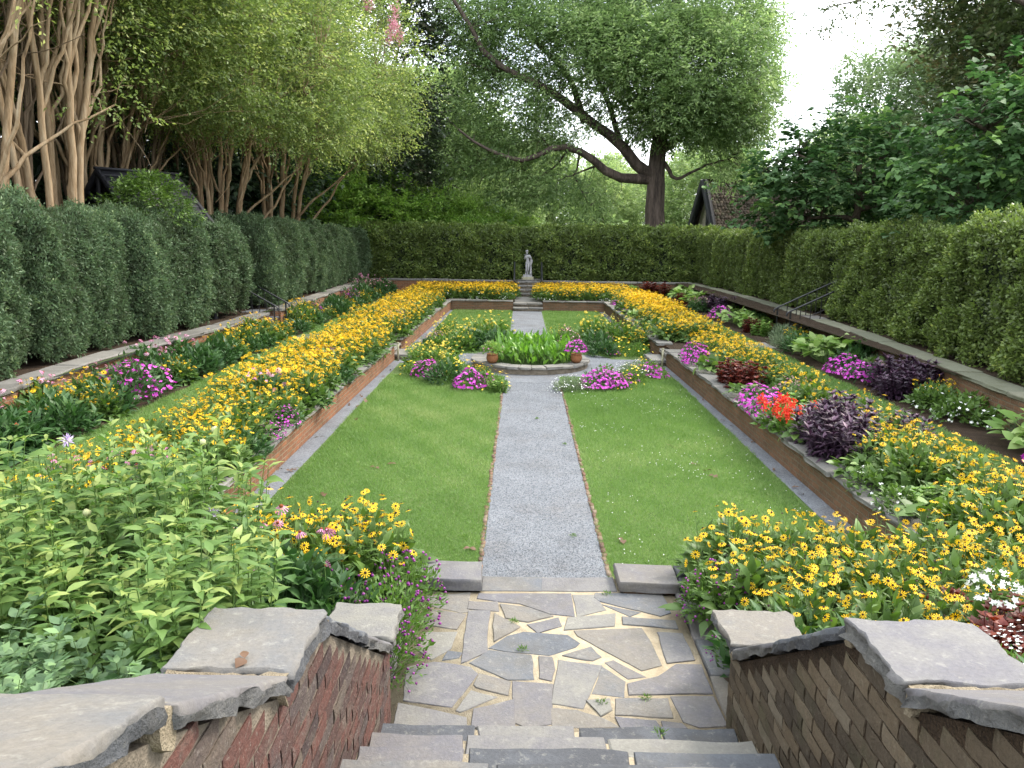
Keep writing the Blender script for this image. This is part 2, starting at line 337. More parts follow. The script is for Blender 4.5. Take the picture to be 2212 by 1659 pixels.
lf['rud'] = leafmat('rudbeckia_leaf', (.055, .105, .022), (.095, .165, .036), (.16, .245, .06), trans=.25)
lf['dark'] = leafmat('deep_green_leaf', (.03, .075, .022), (.055, .12, .034), (.09, .17, .052), trans=.22)
lf['lemon'] = leafmat('lime_green_leaf', (.12, .22, .05), (.19, .31, .075), (.32, .42, .13), trans=.4)
lf['balm'] = leafmat('bee_balm_leaf', (.06, .125, .03), (.12, .205, .052), (.26, .32, .09), trans=.35)
lf['hosta'] = leafmat('pale_hosta_leaf', (.12, .22, .05), (.2, .31, .08), (.32, .41, .15), trans=.3)
lf['blue'] = leafmat('baptisia_leaf', (.085, .155, .068), (.135, .215, .1), (.21, .33, .13), trans=.3)
lf['purple'] = leafmat('purple_leaf', (.025, .013, .026), (.058, .026, .052), (.13, .065, .105), trans=.12, rough=.5, spec=.4)
lf['red'] = leafmat('red_coleus_leaf', (.07, .012, .01), (.145, .026, .016), (.22, .055, .026), trans=.25)
lf['fine'] = leafmat('silvery_leaf', (.11, .155, .085), (.17, .22, .125), (.25, .31, .17), trans=.25)
lf['mid'] = leafmat('fresh_leaf', (.07, .145, .025), (.11, .2, .04), (.19, .3, .07), trans=.3)
lf['pond'] = leafmat('pickerel_leaf', (.09, .19, .035), (.15, .3, .05), (.24, .4, .08), trans=.38, rough=.35, spec=.5)
PET = {k: leafmat('petal_' + k, a, b, c, trans=.2, rough=.6) for k, a, b, c in (
    ('yellow', (.72, .37, .004), (.88, .54, .008), (.93, .66, .025)), ('lemon', (.75, .5, .02), (.85, .6, .03), (.9, .68, .08)),
    ('pink', (.5, .16, .32), (.68, .3, .48), (.8, .5, .62)), ('magenta', (.42, .035, .36), (.6, .07, .52), (.75, .22, .66)),
    ('violet', (.14, .02, .15), (.26, .035, .24), (.42, .12, .4)), ('white', (.7, .72, .68), (.82, .83, .8), (.88, .88, .86)),
    ('red', (.5, .02, .015), (.72, .045, .025), (.8, .12, .05)), ('dusty', (.36, .14, .22), (.5, .24, .32), (.65, .4, .46)),
    ('lilac', (.5, .36, .62), (.62, .5, .75), (.75, .66, .82)), ('crepe', (.5, .2, .26), (.6, .3, .36), (.65, .4, .46)))}
M['cone'] = plain('dark_brown_cone', (.025, .01, .006), .8)
M['ocone'] = plain('rusty_cone', (.2, .05, .015), .8)
M['seed'] = plain('pale_seed_head', (.38, .4, .2), .9)
M['stem'] = plain('green_stem', (.09, .15, .04), .7)
M['deadleaf'] = leafmat('dead_leaf', (.07, .035, .016), (.12, .065, .035), (.18, .11, .065), trans=.1)
STONES = [[(-0.497,5.862),(-0.012,5.881),(-0.009,6.132),(-0.503,6.121)],[(-0.005,5.882),(0.596,5.9),(0.593,6.151),(0.005,6.12)],[(-0.934,5.634),(-0.841,5.569),(-0.659,5.494),(-0.596,5.51),(-0.604,5.821),(-0.935,5.749)],[(-0.524,5.722),(-0.342,5.672),(-0.196,5.65),(0.036,5.495),(0.224,5.457),(0.218,5.84),(-0.515,5.81)],[(-0.592,5.551),(-0.364,5.525),(-0.382,5.671),(-0.594,5.676)],[(0.252,5.464),(0.475,5.58),(0.419,5.819),(0.243,5.811)],[(0.422,5.775),(0.457,5.719),(0.656,5.614),(0.883,5.494),(0.976,5.545),(0.96,5.855),(0.436,5.849)],[(0.65,5.479),(0.738,5.549),(0.615,5.599),(0.47,5.657)],[(-0.892,5.291),(-0.663,5.238),(-0.618,5.456),(-0.855,5.514),(-0.913,5.405)],[(-0.592,5.108),(-0.585,4.788),(-0.427,4.933),(-0.425,5.512),(-0.589,5.505)],[(-0.291,5.416),(-0.132,5.366),(0.054,5.456),(-0.131,5.583),(-0.341,5.63)],[(-0.391,5.285),(-0.374,5.07),(-0.197,5.28),(-0.388,5.47)],[(-0.054,5.2),(0.117,5.305),(0.097,5.426),(-0.126,5.32)],[(0.145,5.251),(0.51,5.32),(0.541,5.507),(0.186,5.43)],[(0.595,5.348),(0.98,5.3),(0.977,5.414),(0.604,5.464)],[(-0.922,4.959),(-0.794,4.822),(-0.688,4.967),(-0.659,5.182),(-0.865,5.169)],[(-0.713,4.814),(-0.619,4.85),(-0.6,4.904),(-0.689,4.923)],[(-0.264,4.939),(0.004,4.905),(0.197,5.011),(0.23,5.069),(0.146,5.172),(-0.158,5.201),(-0.273,5.144),(-0.4,4.978)],[(0.243,5.163),(0.385,5.007),(0.628,4.738),(0.769,4.805),(0.741,5.088),(0.711,5.29),(0.218,5.235)],[(0.825,4.832),(1.017,4.877),(1.006,5.216),(0.826,5.233)],[(0.311,4.841),(0.373,4.886),(0.315,5.016),(0.12,4.898)],[(-0.269,4.598),(-0.102,4.603),(-0.118,4.889),(-0.404,4.944),(-0.522,4.779)],[(-0.06,4.615),(0.021,4.588),(0.043,4.717),(0.031,4.863),(-0.055,4.87)],[(-0.912,4.344),(-0.609,4.285),(-0.475,4.649),(-0.53,4.728),(-0.771,4.77),(-0.945,4.713)],[(-0.461,4.496),(-0.271,4.42),(-0.263,4.559),(-0.452,4.64),(-0.479,4.523)],[(-0.216,4.148),(-0.141,4.095),(-0.003,4.139),(0.019,4.531),(-0.23,4.56)],[(0.012,4.341),(0.201,4.304),(0.362,4.77),(0.076,4.832)],[(0.524,4.635),(0.638,4.659),(0.461,4.846),(0.4,4.812)],[(0.277,4.457),(0.47,4.427),(0.497,4.595),(0.372,4.76)],[(0.515,4.447),(1.038,4.483),(1.041,4.804),(0.875,4.798),(0.736,4.652),(0.532,4.568)],[(-0.575,4.252),(-0.548,4.236),(-0.339,4.39),(-0.501,4.448)],[(-0.467,4.084),(-0.22,4.092),(-0.228,4.359),(-0.463,4.256)],[(0.307,4.223),(0.374,4.284),(0.376,4.388),(0.237,4.366)],[(0.404,4.234),(0.732,4.22),(0.741,4.409),(0.424,4.399)],[(0.805,4.182),(0.885,4.136),(1.049,4.158),(1.037,4.437),(0.777,4.428)],[(-0.931,4.077),(-0.511,4.083),(-0.523,4.179),(-0.723,4.247),(-0.938,4.309)],[(0.007,4.092),(0.396,4.12),(0.305,4.206),(0.168,4.277),(0.015,4.289)],[(0.422,4.098),(0.641,4.105),(0.623,4.176),(0.401,4.209)],[(0.671,4.106),(0.8,4.11),(0.778,4.149),(0.672,4.169)]]
# ------------------------------------------------------------------ walls, steps, paving
def resample(P, step):
    P = np.asarray(P, float); s = np.concatenate([[0], np.cumsum(np.linalg.norm(np.diff(P, axis=0), axis=1))])
    n = max(2, int(round(s[-1] / step)) + 1); t = np.linspace(0, s[-1], n)
    return np.column_stack([np.interp(t, s, P[:, 0]), np.interp(t, s, P[:, 1])]), t
def brick_wall(label, P, z0, z1, th, mat, cmat, over=.045, ct=.055, slen=(.55, 1.15), group='low brick walls of the sunken garden', ends=(0, 0)):
    """P: plan polyline of the seen face; the body lies on its right-hand side"""
    P, t = resample(P, .5); d = nrm(np.gradient(P, axis=0)); nr = np.column_stack([d[:, 1], -d[:, 0]])
    A = P; B = P + nr * th; mb = MB()
    for S, sgn in ((A, 1), (B, -1)):
        for i in range(len(P) - 1):
            q = [(*S[i], z0), (*S[i + 1], z0), (*S[i + 1], z1), (*S[i], z1)]; u = [(t[i], z0), (t[i + 1], z0), (t[i + 1], z1), (t[i], z1)]
            if sgn > 0: q = q[::-1]; u = u[::-1]
            mb.poly(q, uv=u)
    for i in (0, -1):
        mb.poly([(*A[i], z0), (*B[i], z0), (*B[i], z1), (*A[i], z1)], uv=[(0, z0), (th, z0), (th, z1), (0, z1)])
    for i in range(len(P) - 1): mb.poly([(*A[i], z1), (*A[i + 1], z1), (*B[i + 1], z1), (*B[i], z1)])
    o = part('brick_wall', mb.mesh('brick_wall', mat)); tag(o, label, 'wall', group)
    cb = MB(); L = t[-1]; a = -ends[0]
    def pt(s, off):
        x = np.array([np.interp(s, t, P[:, k]) for k in (0, 1)]); n = nrm(np.array([np.interp(s, t, nr[:, k]) for k in (0, 1)])); dd = np.array([-n[1], n[0]])
        return x + n * off + dd * (min(0, s) + max(0, s - L))
    while a < L + ends[1] - .02:
        b = min(a + rng.uniform(*slen), L + ends[1])
        if L + ends[1] - b < .3: b = L + ends[1]
        j = rng.normal(size=4) * .012
        Q = [pt(a + .006, th + over + j[0]), pt(b - .006, th + over + j[1]), pt(b - .006, -over + j[2]), pt(a + .006, -over + j[3])]
        zt = z1 + ct + rng.normal() * .006
        slab(cb, Q, zt, ct - .002 + (zt - z1 - ct) , v=rng.uniform(), chip=.009, step=.1)
        a = b
    part('coping', cb.mesh('coping', cmat), o)
    return o
ZL = .32; ZB = .43; ZU = 1.0         # landing, bed coping, upper terrace
wl = 'low brick walls around the sunken lawn'
brick_wall('low orange brick wall left of the lawn, between foreground flowers and the pond', [(-3.52, 6.2), (-3.5, 12), (-3.42, 19.3)][::-1], -.1, ZB - .055, .3, M['brick'], M['coping'], group=wl)
brick_wall('low orange brick wall left of the lawn, beyond the pond', [(-3.42, 20.4), (-3.2, 32.63)][::-1], -.1, ZB - .055, .3, M['brick'], M['coping'], group=wl, ends=(.1, .1))
brick_wall('low weathered brick wall right of the lawn, nearer than the pond', [(3.6, 6.2), (3.52, 12), (3.42, 19.0)], -.1, ZB - .055, .3, M['brickdark'], M['coping'], group=wl)
brick_wall('low weathered brick wall right of the lawn, beyond the pond', [(3.42, 20.1), (3.3, 32.63)], -.1, ZB - .055, .3, M['brickdark'], M['coping'], group=wl, ends=(.1, .1))
brick_wall('short brick wall across the far lawn end, left of the stone steps', [(-.56, 32.6), (-3.3, 32.6)], -.1, ZB - .055, .3, M['brickdark'], M['coping'], group=wl)
brick_wall('short brick wall across the far lawn end, right of the stone steps', [(3.4, 32.6), (.7, 32.6)], -.1, ZB - .055, .3, M['brickdark'], M['coping'], group=wl)
# side body orientation helper: far walls have the body behind them
brick_wall('near retaining wall under the stone slab left of the path end', [(-3.5, 6.17), (-.55, 6.17)], -.1, ZB - .09, .3, M['brick'], M['slate'], ct=.09, slen=(.46, .47), group=wl, over=.03, ends=(0, .05))
brick_wall('near retaining wall under the stone slab right of the path end', [(.66, 6.17), (3.58, 6.17)], -.1, ZB - .09, .3, M['brickdark'], M['slate'], ct=.09, slen=(.46, .5), group=wl, over=.03, ends=(.05, 0))
wu = 'upper brick walls under the hedges'
UL = [(-7.25, 6), (-7.3, 10), (-7.45, 13), (-7.15, 17.5), (-7.08, 20.85)]
UL2 = [(-7.1, 21.95), (-7.2, 27), (-7.35, 33), (-7.3, 37.2)]
UR = [(7.0, 6), (7.05, 11), (7.45, 15), (7.75, 18.5), (7.85, 21.35)]
UR2 = [(7.9, 22.55), (8.05, 27), (8.0, 32), (7.75, 37.2)]
brick_wall('upper orange brick wall under the left hedge, nearer than the railed side steps', UL[::-1], ZB - .1, ZU - .07, .35, M['brick'], M['coping'], ct=.07, slen=(.9, 1.8), group=wu)
brick_wall('upper orange brick wall under the left hedge, beyond the railed side steps', UL2[::-1], ZB - .1, ZU - .07, .35, M['brick'], M['coping'], ct=.07, slen=(.9, 1.8), group=wu)
brick_wall('upper mossy brick wall under the right hedge, nearer than the railed side steps', UR, ZB - .1, ZU - .07, .35, M['brickdark'], M['mosscoping'], ct=.07, slen=(.9, 1.8), group=wu)
brick_wall('upper mossy brick wall under the right hedge, beyond the railed side steps', UR2, ZB - .1, ZU - .07, .35, M['brickdark'], M['mosscoping'], ct=.07, slen=(.9, 1.8), group=wu)
brick_wall('upper brick wall under the back hedge, left of the statue', [(-.49, 37.2), (-7.5, 37.2)], ZB - .1, ZU - .07, .35, M['brick'], M['coping'], ct=.07, slen=(.9, 1.8), group=wu)
brick_wall('upper brick wall under the back hedge, right of the statue', [(7.95, 37.2), (.67, 37.2)], ZB - .1, ZU - .07, .35, M['brickdark'], M['coping'], ct=.07, slen=(.9, 1.8), group=wu)

# ground sheets
def sheet(name, quads, mat, sub=1):
    mb = MB()
    for q in quads: mb.poly(q)
    return struct(name, mb.mesh(name, mat))
def rect(x0, x1, y0, y1, z): return [(x0, y0, z), (x1, y0, z), (x1, y1, z), (x0, y1, z)]
B_ = 900
sheet('ground', [rect(-B_, -7.3, 4.3, B_, ZU - .03), rect(7.15, B_, 4.3, B_, ZU - .03), rect(-7.3, 7.15, 37.4, B_, ZU - .03), rect(-B_, B_, -B_, 1.5, 1.55)], M['woodland'])
sheet('backing_earth', [rect(-14, 14, 1, 42, -.16)], M['soil'])  # soil sheet added underneath so gaps between the walls read dark
sheet('hedge_soil', [rect(-9.6, -7.35, 4.3, 37.5, ZU - .02), rect(7.15, 10.3, 4.3, 37.5, ZU - .02), rect(-9, 9.5, 37.5, 39.5, ZU - .02)], M['soil'])
sheet('bank', [[(-B_, 1.5, 1.55), (-.97, 1.5, 1.55), (-.97, 4.3, .55), (-7.3, 4.3, .55)], [(1.05, 1.5, 1.55), (B_, 1.5, 1.55), (7.3, 4.3, .55), (1.05, 4.3, .55)],
               rect(-7.3, -1.3, 4.3, 5.9, .4), rect(1.35, 7.3, 4.3, 5.9, .4)], M['soil'])
zb = ZB - .03
sheet('bed_soil', [rect(-7.4, -3.5, 5.9, 37.25, zb), rect(3.55, 8.1, 5.9, 37.25, zb), rect(-3.5, -.5, 32.85, 37.25, zb), rect(.65, 3.55, 32.85, 37.25, zb)], M['soil'])
sheet('lawn', [rect(-3.6, 3.7, 6.1, 32.7, 0)], M['lawn'])
sheet('grass_path', [rect(-6.2, -5.0, 5.5, 36, zb + .006), rect(5.0, 6.15, 5.5, 36, zb + .006)], M['lawn'])
# gravel: centre path, pond ring, drains along the walls
mb = MB(); g = .006
mb.poly(rect(-.56, .64, 6.1, 32.5, g))
a = np.linspace(0, 2 * np.pi, 64, endpoint=False)
mb.poly([(.03 + 2.3 * math.cos(q), 19.0 + 2.5 * math.sin(q), g + .004) for q in a])
mb.poly(rect(-3.5, -3.22, 6.1, 19.2, g)); mb.poly(rect(3.3, 3.56, 6.1, 19.0, g))
mb.poly(rect(-3.4, -3.1, 20.4, 32.5, g)); mb.poly(rect(3.1, 3.42, 20.2, 32.5, g))
mb.poly(rect(-3.3, -2.0, 18.9, 19.9, g + .002)); mb.poly(rect(2.0, 3.3, 18.9, 19.9, g + .002))
struct('gravel_path', mb.mesh('gravel_path', M['gravel']))
# loose chips
n = 30000; mb = MB()
y = 6.15 + (rng.uniform(size=n) ** 1.6) * 11.0; x = rng.uniform(-.57, .65, n) + rng.normal(size=n) * .012
s = rng.uniform(.0045, .009, n)
V, F = OCT
th = rng.uniform(0, 6.28, n); P = V[None] * np.stack([s * rng.uniform(.8, 1.4, n), s, s * rng.uniform(.5, .8, n)], 1)[:, None]
c, sn = np.cos(th)[:, None], np.sin(th)[:, None]
P = np.stack([P[..., 0] * c - P[..., 1] * sn, P[..., 0] * sn + P[..., 1] * c, P[..., 2]], -1) + np.stack([x, y, np.full(n, g)], 1)[:, None]
mb.add(P.reshape(-1, 3), (F[None] + (np.arange(n) * 6)[:, None, None]).reshape(-1, 3), 0, np.repeat(rng.uniform(size=n), 6))
struct('loose_gravel', mb.mesh('loose_gravel', M['pebble']))['kind'] = 'stuff'
# brick edging beside the path
for sx, lab in ((-.585, 'row of small orange bricks edging the left side of the gravel path'), (.665, 'row of small mossy bricks edging the right side of the gravel path')):
    mb = MB(); yy = 6.2
    while yy < 16.3:
        l = rng.uniform(.085, .11); dz = rng.normal() * .006; dx = rng.normal() * .006
        box(mb, sx - .022 + dx, sx + .022 + dx, yy, yy + l, -.02, .012 + dz, v=rng.uniform(), jit=.004); yy += l + .012
    tag(part('brick_edging', mb.mesh('brick_edging', M['edge'] if 'edge' in M else M.setdefault('edge', stonemat('edging_brick', [(0, (.1, .06, .045)), (.5, (.17, .09, .06)), (1, (.2, .15, .11))], stain=(.08, .1, .035), stainf=.6)))), lab, 'edging')

# landing: flagstones in sandy mortar
mb = MB(); box(mb, -1.02, 1.07, 3.85, 6.14, -.1, ZL)
pt = struct('patio', mb.mesh('patio', M['mortar']))
mb = MB()
for S in STONES:
    S = np.array(S); c = S.mean(0); S = c + (S - c) * (1 + .013 / np.maximum(.12, np.linalg.norm(S - c, axis=1, keepdims=True)))
    slab(mb, S, ZL + .007 + rng.normal() * .0025, .03, v=rng.uniform(.22, 1), chip=.004, step=.05, bev=.004)
for sx0, sx1 in ((-1.34, -1.03), (1.075, 1.4)):
    yy = 4.2
    while yy < 5.84:
        l = rng.uniform(.36, .52); b = min(yy + l, 5.86)
        slab(mb, [(sx0, yy), (sx1, yy), (sx1, b - .015), (sx0, b - .015)], ZL + .03, .12, v=rng.uniform(), chip=.008); yy = b
struct('flagstone_paving', mb.mesh('flagstone_paving', M['slate']))
sheet('far_landing', [rect(-.5, .68, 32.7, 36.0, ZL)], M['coping'])

def stair(label, x0, x1, nos, zs, depth, mats, splits=(.45, .8), axis='y', sgn=-1, group=None, end=0):
    """treads whose nosing lies at nos[k] (depth direction sgn away from the viewer side)"""
    t = thing('stone_steps', label, 'steps', group=group)
    for k, (yn, z) in enumerate(zip(nos, zs)):
        mb = MB(); a = x0
        while a < x1 - .02:
            b = min(a + rng.uniform(*splits), x1)
            if x1 - b < .25: b = x1
            q = [(a + .008, yn - depth), (b - .012, yn - depth), (b - .012, yn + rng.normal() * .008), (a + .008, yn + rng.normal() * .008)] if sgn < 0 else \
                [(a + .008, yn + rng.normal() * .008), (b - .012, yn + rng.normal() * .008), (b - .012, yn + depth), (a + .008, yn + depth)]
            if axis == 'x': q = [(u, w) for w, u in q][::-1]
            slab(mb, q, z + rng.normal() * .003, .065, v=rng.uniform(), chip=.008, step=.08, bev=.008); a = b
        y0, y1 = (yn - depth, yn - .035) if sgn < 0 else (yn + .035, yn + depth)
        if axis == 'y': box(mb, x0 + .004, x1 - .004, y0, y1, z - .2, z - .012, mat=1)
        else: box(mb, y0, y1, x0 + .004, x1 - .004, z - .2, z - .012, mat=1)
        part('tread', mb.mesh('tread', mats), t)
    return t
stair('foreground flight of wide grey flagstone steps leading down to the paved landing', -.97, 1.03, [3.89 - .315 * k for k in range(8)], [.48 + .16 * k for k in range(8)], .4, [M['slate'], M['mortar']])
stair('two shallow stone steps between the far lawn path and the far landing', -.56, .7, [32.3, 32.62], [.16, .325], .38, [M['coping'], M['oldmortar']], sgn=1)
stair('four narrow stone steps climbing to the statue', -.5, .68, [36.0, 36.34, 36.68, 37.02], [.48, .64, .8, .97], .42, [M['coping'], M['oldmortar']], sgn=1)
sheet('statue_terrace', [rect(-.6, .75, 37.3, 39, ZU + .004)], M['coping'])
# side gaps
for sx, yc, lab in ((-1, 19.85, 'stone step in the gap of the low wall left of the pond'), (1, 19.55, 'stone step in the gap of the low wall right of the pond')):
    t = thing('stone_steps', lab, 'steps')
    for k, (xi, z) in enumerate(((3.05, .14), (3.42, .3))):
        mb = MB(); q = [(sx * xi, yc - .5), (sx * (xi + .42), yc - .5), (sx * (xi + .42), yc + .5), (sx * xi, yc + .5)]
        slab(mb, q if sx > 0 else q[::-1], z, .07, v=.7 + .2 * k, chip=.01); box(mb, min(sx * (xi + .04), sx * (xi + .4)), max(sx * (xi + .04), sx * (xi + .4)), yc - .46, yc + .46, -.1, z - .06, mat=1)
        part('tread', mb.mesh('tread', [M['coping'], M['oldmortar']]), t)
    mb = MB(); mb2 = MB(); box(mb2, sx * 3.3 - .022, sx * 3.3 + .022, yc - .72, yc - .676, 0, .46, v=.8); box(mb2, sx * 3.3 - .03, sx * 3.3 + .03, yc - .728, yc - .668, .46, .475)
    tag(part('marker_stake', mb2.mesh('marker_stake', M['plinth'])), 'pale stake against the %s wall end beside the pond gap' % ('left' if sx < 0 else 'right'), 'stake')
    mb = MB()
    for k in range(3): slab(mb, [(sx * 5.0 + .45 * k if sx > 0 else -6.2 + .42 * k, yc + .05), (sx * 5.0 + .45 * k + .43 if sx > 0 else -6.2 + .42 * k + .4, yc + .05), (sx * 5.0 + .45 * k + .43 if sx > 0 else -6.2 + .42 * k + .4, yc + 1.0), (sx * 5.0 + .45 * k if sx > 0 else -6.2 + .42 * k, yc + 1.0)], zb + .03, .04, v=rng.uniform())
    struct('stone_path', mb.mesh('stone_path', M['coping']))
stair('railed stone side steps climbing through the left hedge gap', 21.0, 21.85, [-6.85, -7.13, -7.41], [.6, .8, .985], .5, [M['slate'], M['oldmortar']], axis='x', sgn=-1)
stair('railed stone side steps climbing through the right hedge gap', 21.5, 22.45, [7.3, 7.6, 7.9], [.6, .8, .985], .5, [M['slate'], M['oldmortar']], axis='x', sgn=1)

# iron railings
def railing(label, A, B, hz, group, nb=5, fat=1):
    """A low end, B high end on the ground; hz height of the rail"""
    A = np.array(A, float); B = np.array(B, float); t = thing('iron_railing', label, 'railing', group=group)
    up = np.array([0, 0, hz]); d = nrm((B - A) * [1, 1, 0]); sd = np.array([-d[1], d[0], 0])
    def bar(name, P, r, mt, k=6):
        mb = MB(); tube(mb, P, r * fat, k, cap=True); part(name, mb.mesh(name, mt), t)
    ext = A + up - d * .1 + [0, 0, -.045]
    bar('handrail', [ext + [0, 0, -.1], ext + [0, 0, -.03], ext + d * .03, A + up, (A + B) / 2 + up, B + up], .024, M['rail'])
    bar('bottom_rail', [A + [0, 0, .09], B + [0, 0, .09]], .015, M['iron'])
    for p in (A, B): bar('newel_post', [p - [0, 0, .05], p + up], .027, M['iron'], 4)
    for q in np.linspace(0, 1, nb + 2)[1:-1]:
        p = A + (B - A) * q; bar('baluster', [p + [0, 0, .09], p + up], .0125, M['iron'], 4)
    return t
zb_ = zb
railing('nearer black iron railing of the left side steps', (-6.95, 20.9, zb), (-8.15, 20.9, ZU + .06), .8, 'railings of the left side steps')
railing('farther black iron railing of the left side steps', (-6.95, 21.95, zb), (-8.15, 21.95, ZU + .06), .8, 'railings of the left side steps')
railing('nearer black iron railing of the right side steps', (7.25, 21.4, zb), (8.9, 21.4, ZU + .2), .8, 'railings of the right side steps')
railing('farther black iron railing of the right side steps', (7.25, 22.5, zb), (8.9, 22.5, ZU + .2), .8, 'railings of the right side steps')
railing('black iron handrail left of the statue steps', (-.56, 36.1, ZL), (-.56, 37.5, ZU), .85, 'railings of the statue steps', nb=3, fat=1.7)
railing('black iron handrail right of the statue steps', (.74, 36.1, ZL), (.74, 37.5, ZU), .85, 'railings of the statue steps', nb=3, fat=1.7)
mb = MB(); box(mb, 9.0, 9.12, 22.75, 22.87, ZU - .05, 2.55); box(mb, 8.98, 9.14, 22.73, 22.89, 2.55, 2.6)
tag(part('gate_post', mb.mesh('gate_post', M['iron'])), 'black square gate post at the right hedge gap', 'post')

# ------------------------------------------------------------------ near cheek walls of the foreground stairs
def cheek(side, xi, wid, mat, label):
    """stepped coping profile, real bricks on the seen face"""
    prof = [(4.5, .83), (4.06, .83), (4.04, .80), (2.66, 1.72), (2.2, 1.74), (1.45, 2.14), (.98, 2.36), (.3, 2.7)]   # y, z under the coping
    py = np.array([p[0] for p in prof][::-1]); pz = np.array([p[1] for p in prof][::-1])
    top = lambda y: np.interp(y, py, pz)
    t = thing('brick_cheek_wall', label, 'wall', group='cheek walls of the foreground stairs')
    mb = MB(); x0, x1 = xi, xi + side * wid
    ye = 4.13
    Y = np.concatenate([[ye], [4.04, 3.6, 3.1, 2.66, 2.2, 1.8, 1.45, .98, .3]])
    for i in range(len(Y) - 1):
        a, b = Y[i], Y[i + 1]
        for x, fl in ((x0, side > 0), (x1, side < 0)):
            q = [(x, a, -.1), (x, b, -.1), (x, b, top(b)), (x, a, top(a))]; mb.poly(q if fl else q[::-1])
        mb.poly([(x0, a, top(a)), (x1, a, top(a)), (x1, b, top(b)), (x0, b, top(b))])
    mb.poly([(x0, ye, -.1), (x1, ye, -.1), (x1, ye, top(ye)), (x0, ye, top(ye))])
    part('mortar_core', mb.mesh('mortar_core', M['oldmortar'] if side < 0 else M['soil']), t)
    mb = MB(); k = 0; z = .25
    while z < 2.6:
        h = .0665; y = .3 - (k % 2) * .11
        while y < ye + .1:
            l = .208; a, b = max(y, .3), min(y + l, ye + .012)
            if b - a > .05:
                zt = min(top(a + .02), top(b - .02))
                if z + h * .5 < zt:
                    pr = rng.uniform(.003, .008)
                    xa, xb = (x0 - side * pr, x0 + side * .03)
                    hh = min(h, zt - z + .01)
                    # a worn brick: 6x3 front grid with rounded rim
                    gy = np.linspace(a, b, 6); gz = np.linspace(z, z + hh, 4)
                    V = []; v0 = rng.uniform()
                    for iz, q in enumerate(gz):
                        for iy, w in enumerate(gy):
                            rim = (iz in (0, 3)) * .0014 + (iy in (0, 5)) * .0014
                            V.append((xa + side * rim + rng.normal() * .0008, w + rng.normal() * .002, q + rng.normal() * .002))
                    F = []
                    for iz in range(3):
                        for iy in range(5):
                            i0 = iz * 6 + iy; f = (i0, i0 + 1, i0 + 7, i0 + 6); F.append(f if side < 0 else f[::-1])
                    nb = len(V)
                    V += [(xb, a, z), (xb, b, z), (xb, b, z + hh), (xb, a, z + hh)]
                    mb.add(V, F, 0, v0)
                    V = np.array(V); mb.add(V[[0, 5, nb + 1, nb]], [(0, 1, 2, 3)], 0, v0); mb.add(V[[18, 23, nb + 2, nb + 3]], [(0, 1, 2, 3)], 0, v0)
                    mb.add(V[[0, 18, nb + 3, nb]], [(0, 1, 2, 3)], 0, v0); mb.add(V[[5, 23, nb + 2, nb + 1]], [(0, 1, 2, 3)], 0, v0)
            y += l + .012
        # end face bricks
        if z + h < top(ye) + .03:
            for xa in np.arange(0, wid - .05, .115): box(mb, min(x0 + side * xa, x0 + side * (xa + .105)), max(x0 + side * xa, x0 + side * (xa + .105)), ye - .02, ye + .012, z, z + h, v=rng.uniform(), jit=.002)
        z += .074; k += 1
    part('brick_courses', mb.mesh('brick_courses', mat), t)
    # coping slabs
    def cop(ya, yb, za, zb2, th, v, xo=0, skew=0):
        mb = MB(); xa = xi - side * (.028 + xo); xb = xi + side * (wid + .05)
        q = [(xa, ya), (xb, ya - skew), (xb, yb), (xa, yb)]
        if side > 0: q = q[::-1]
        q = np.array(q, float)
        if np.sum(q[:, 0] * np.roll(q[:, 1], -1) - q[:, 1] * np.roll(q[:, 0], -1)) < 0: q = q[::-1]
        f = lambda p: za + (p[:, 1] - ya) * (zb2 - za) / (yb - ya)
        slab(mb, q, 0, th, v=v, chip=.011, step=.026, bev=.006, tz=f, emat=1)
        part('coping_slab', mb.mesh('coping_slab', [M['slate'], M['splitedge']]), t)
    cop(4.5, 4.07, .895, .905, .06, .95 if side < 0 else .5)
    cop(4.05, 3.4, .88, 1.3, .065, .75, xo=-.005); cop(3.385, 2.68, 1.31, 1.775, .065, .2)
    cop(2.655, 2.23, 1.815, 1.82, .075, .4 if side < 0 else .82, xo=.004)
    cop(2.19, 1.46, 1.825, 2.215, .068, .66, xo=.006)
    cop(1.41, 1.0, 2.265, 2.4, .068, .42); cop(.96, .3, 2.425, 2.76, .08, .97)
    # sandy mortar joints between the slabs
    for yj, zj, hh in ((2.21, 1.829, .05), (1.435, 2.235, .05), (2.667, 1.785, .04), (.98, 2.4, .045), (4.06, .87, .02)):
        n = 40; mb = MB(); nx = 14
        V = []; gx = np.linspace(xi - side * .022, xi + side * (wid + .03), nx); F = []
        ang = np.linspace(0, 2 * np.pi, 9)[:-1]
        for q in gx:
            for an in ang: V.append((q + rng.normal() * .006, yj + math.cos(an) * (.026 + rng.normal() * .004 + (.018 if abs(q - xi) < .05 else 0)), zj - hh - .012 + math.sin(an) * (hh + rng.normal() * .006)))
        for i in range(nx - 1):
            for j in range(8): F.append((i * 8 + j, i * 8 + (j + 1) % 8, i * 8 + 8 + (j + 1) % 8, i * 8 + 8 + j))
        mb.add(V, F); mb.add(np.array(V[:8]), [list(range(8))]); part('mortar_joint', mb.mesh('mortar_joint', M['joint']), t)
    return t
cheek(-1, -.965, .34, M['cheekred'], 'left foreground cheek wall of old dark red bricks with stepped grey slate coping')
cheek(1, 1.045, .38, M['cheekmoss'], 'right foreground cheek wall of mossy brown bricks with stepped grey slate coping')

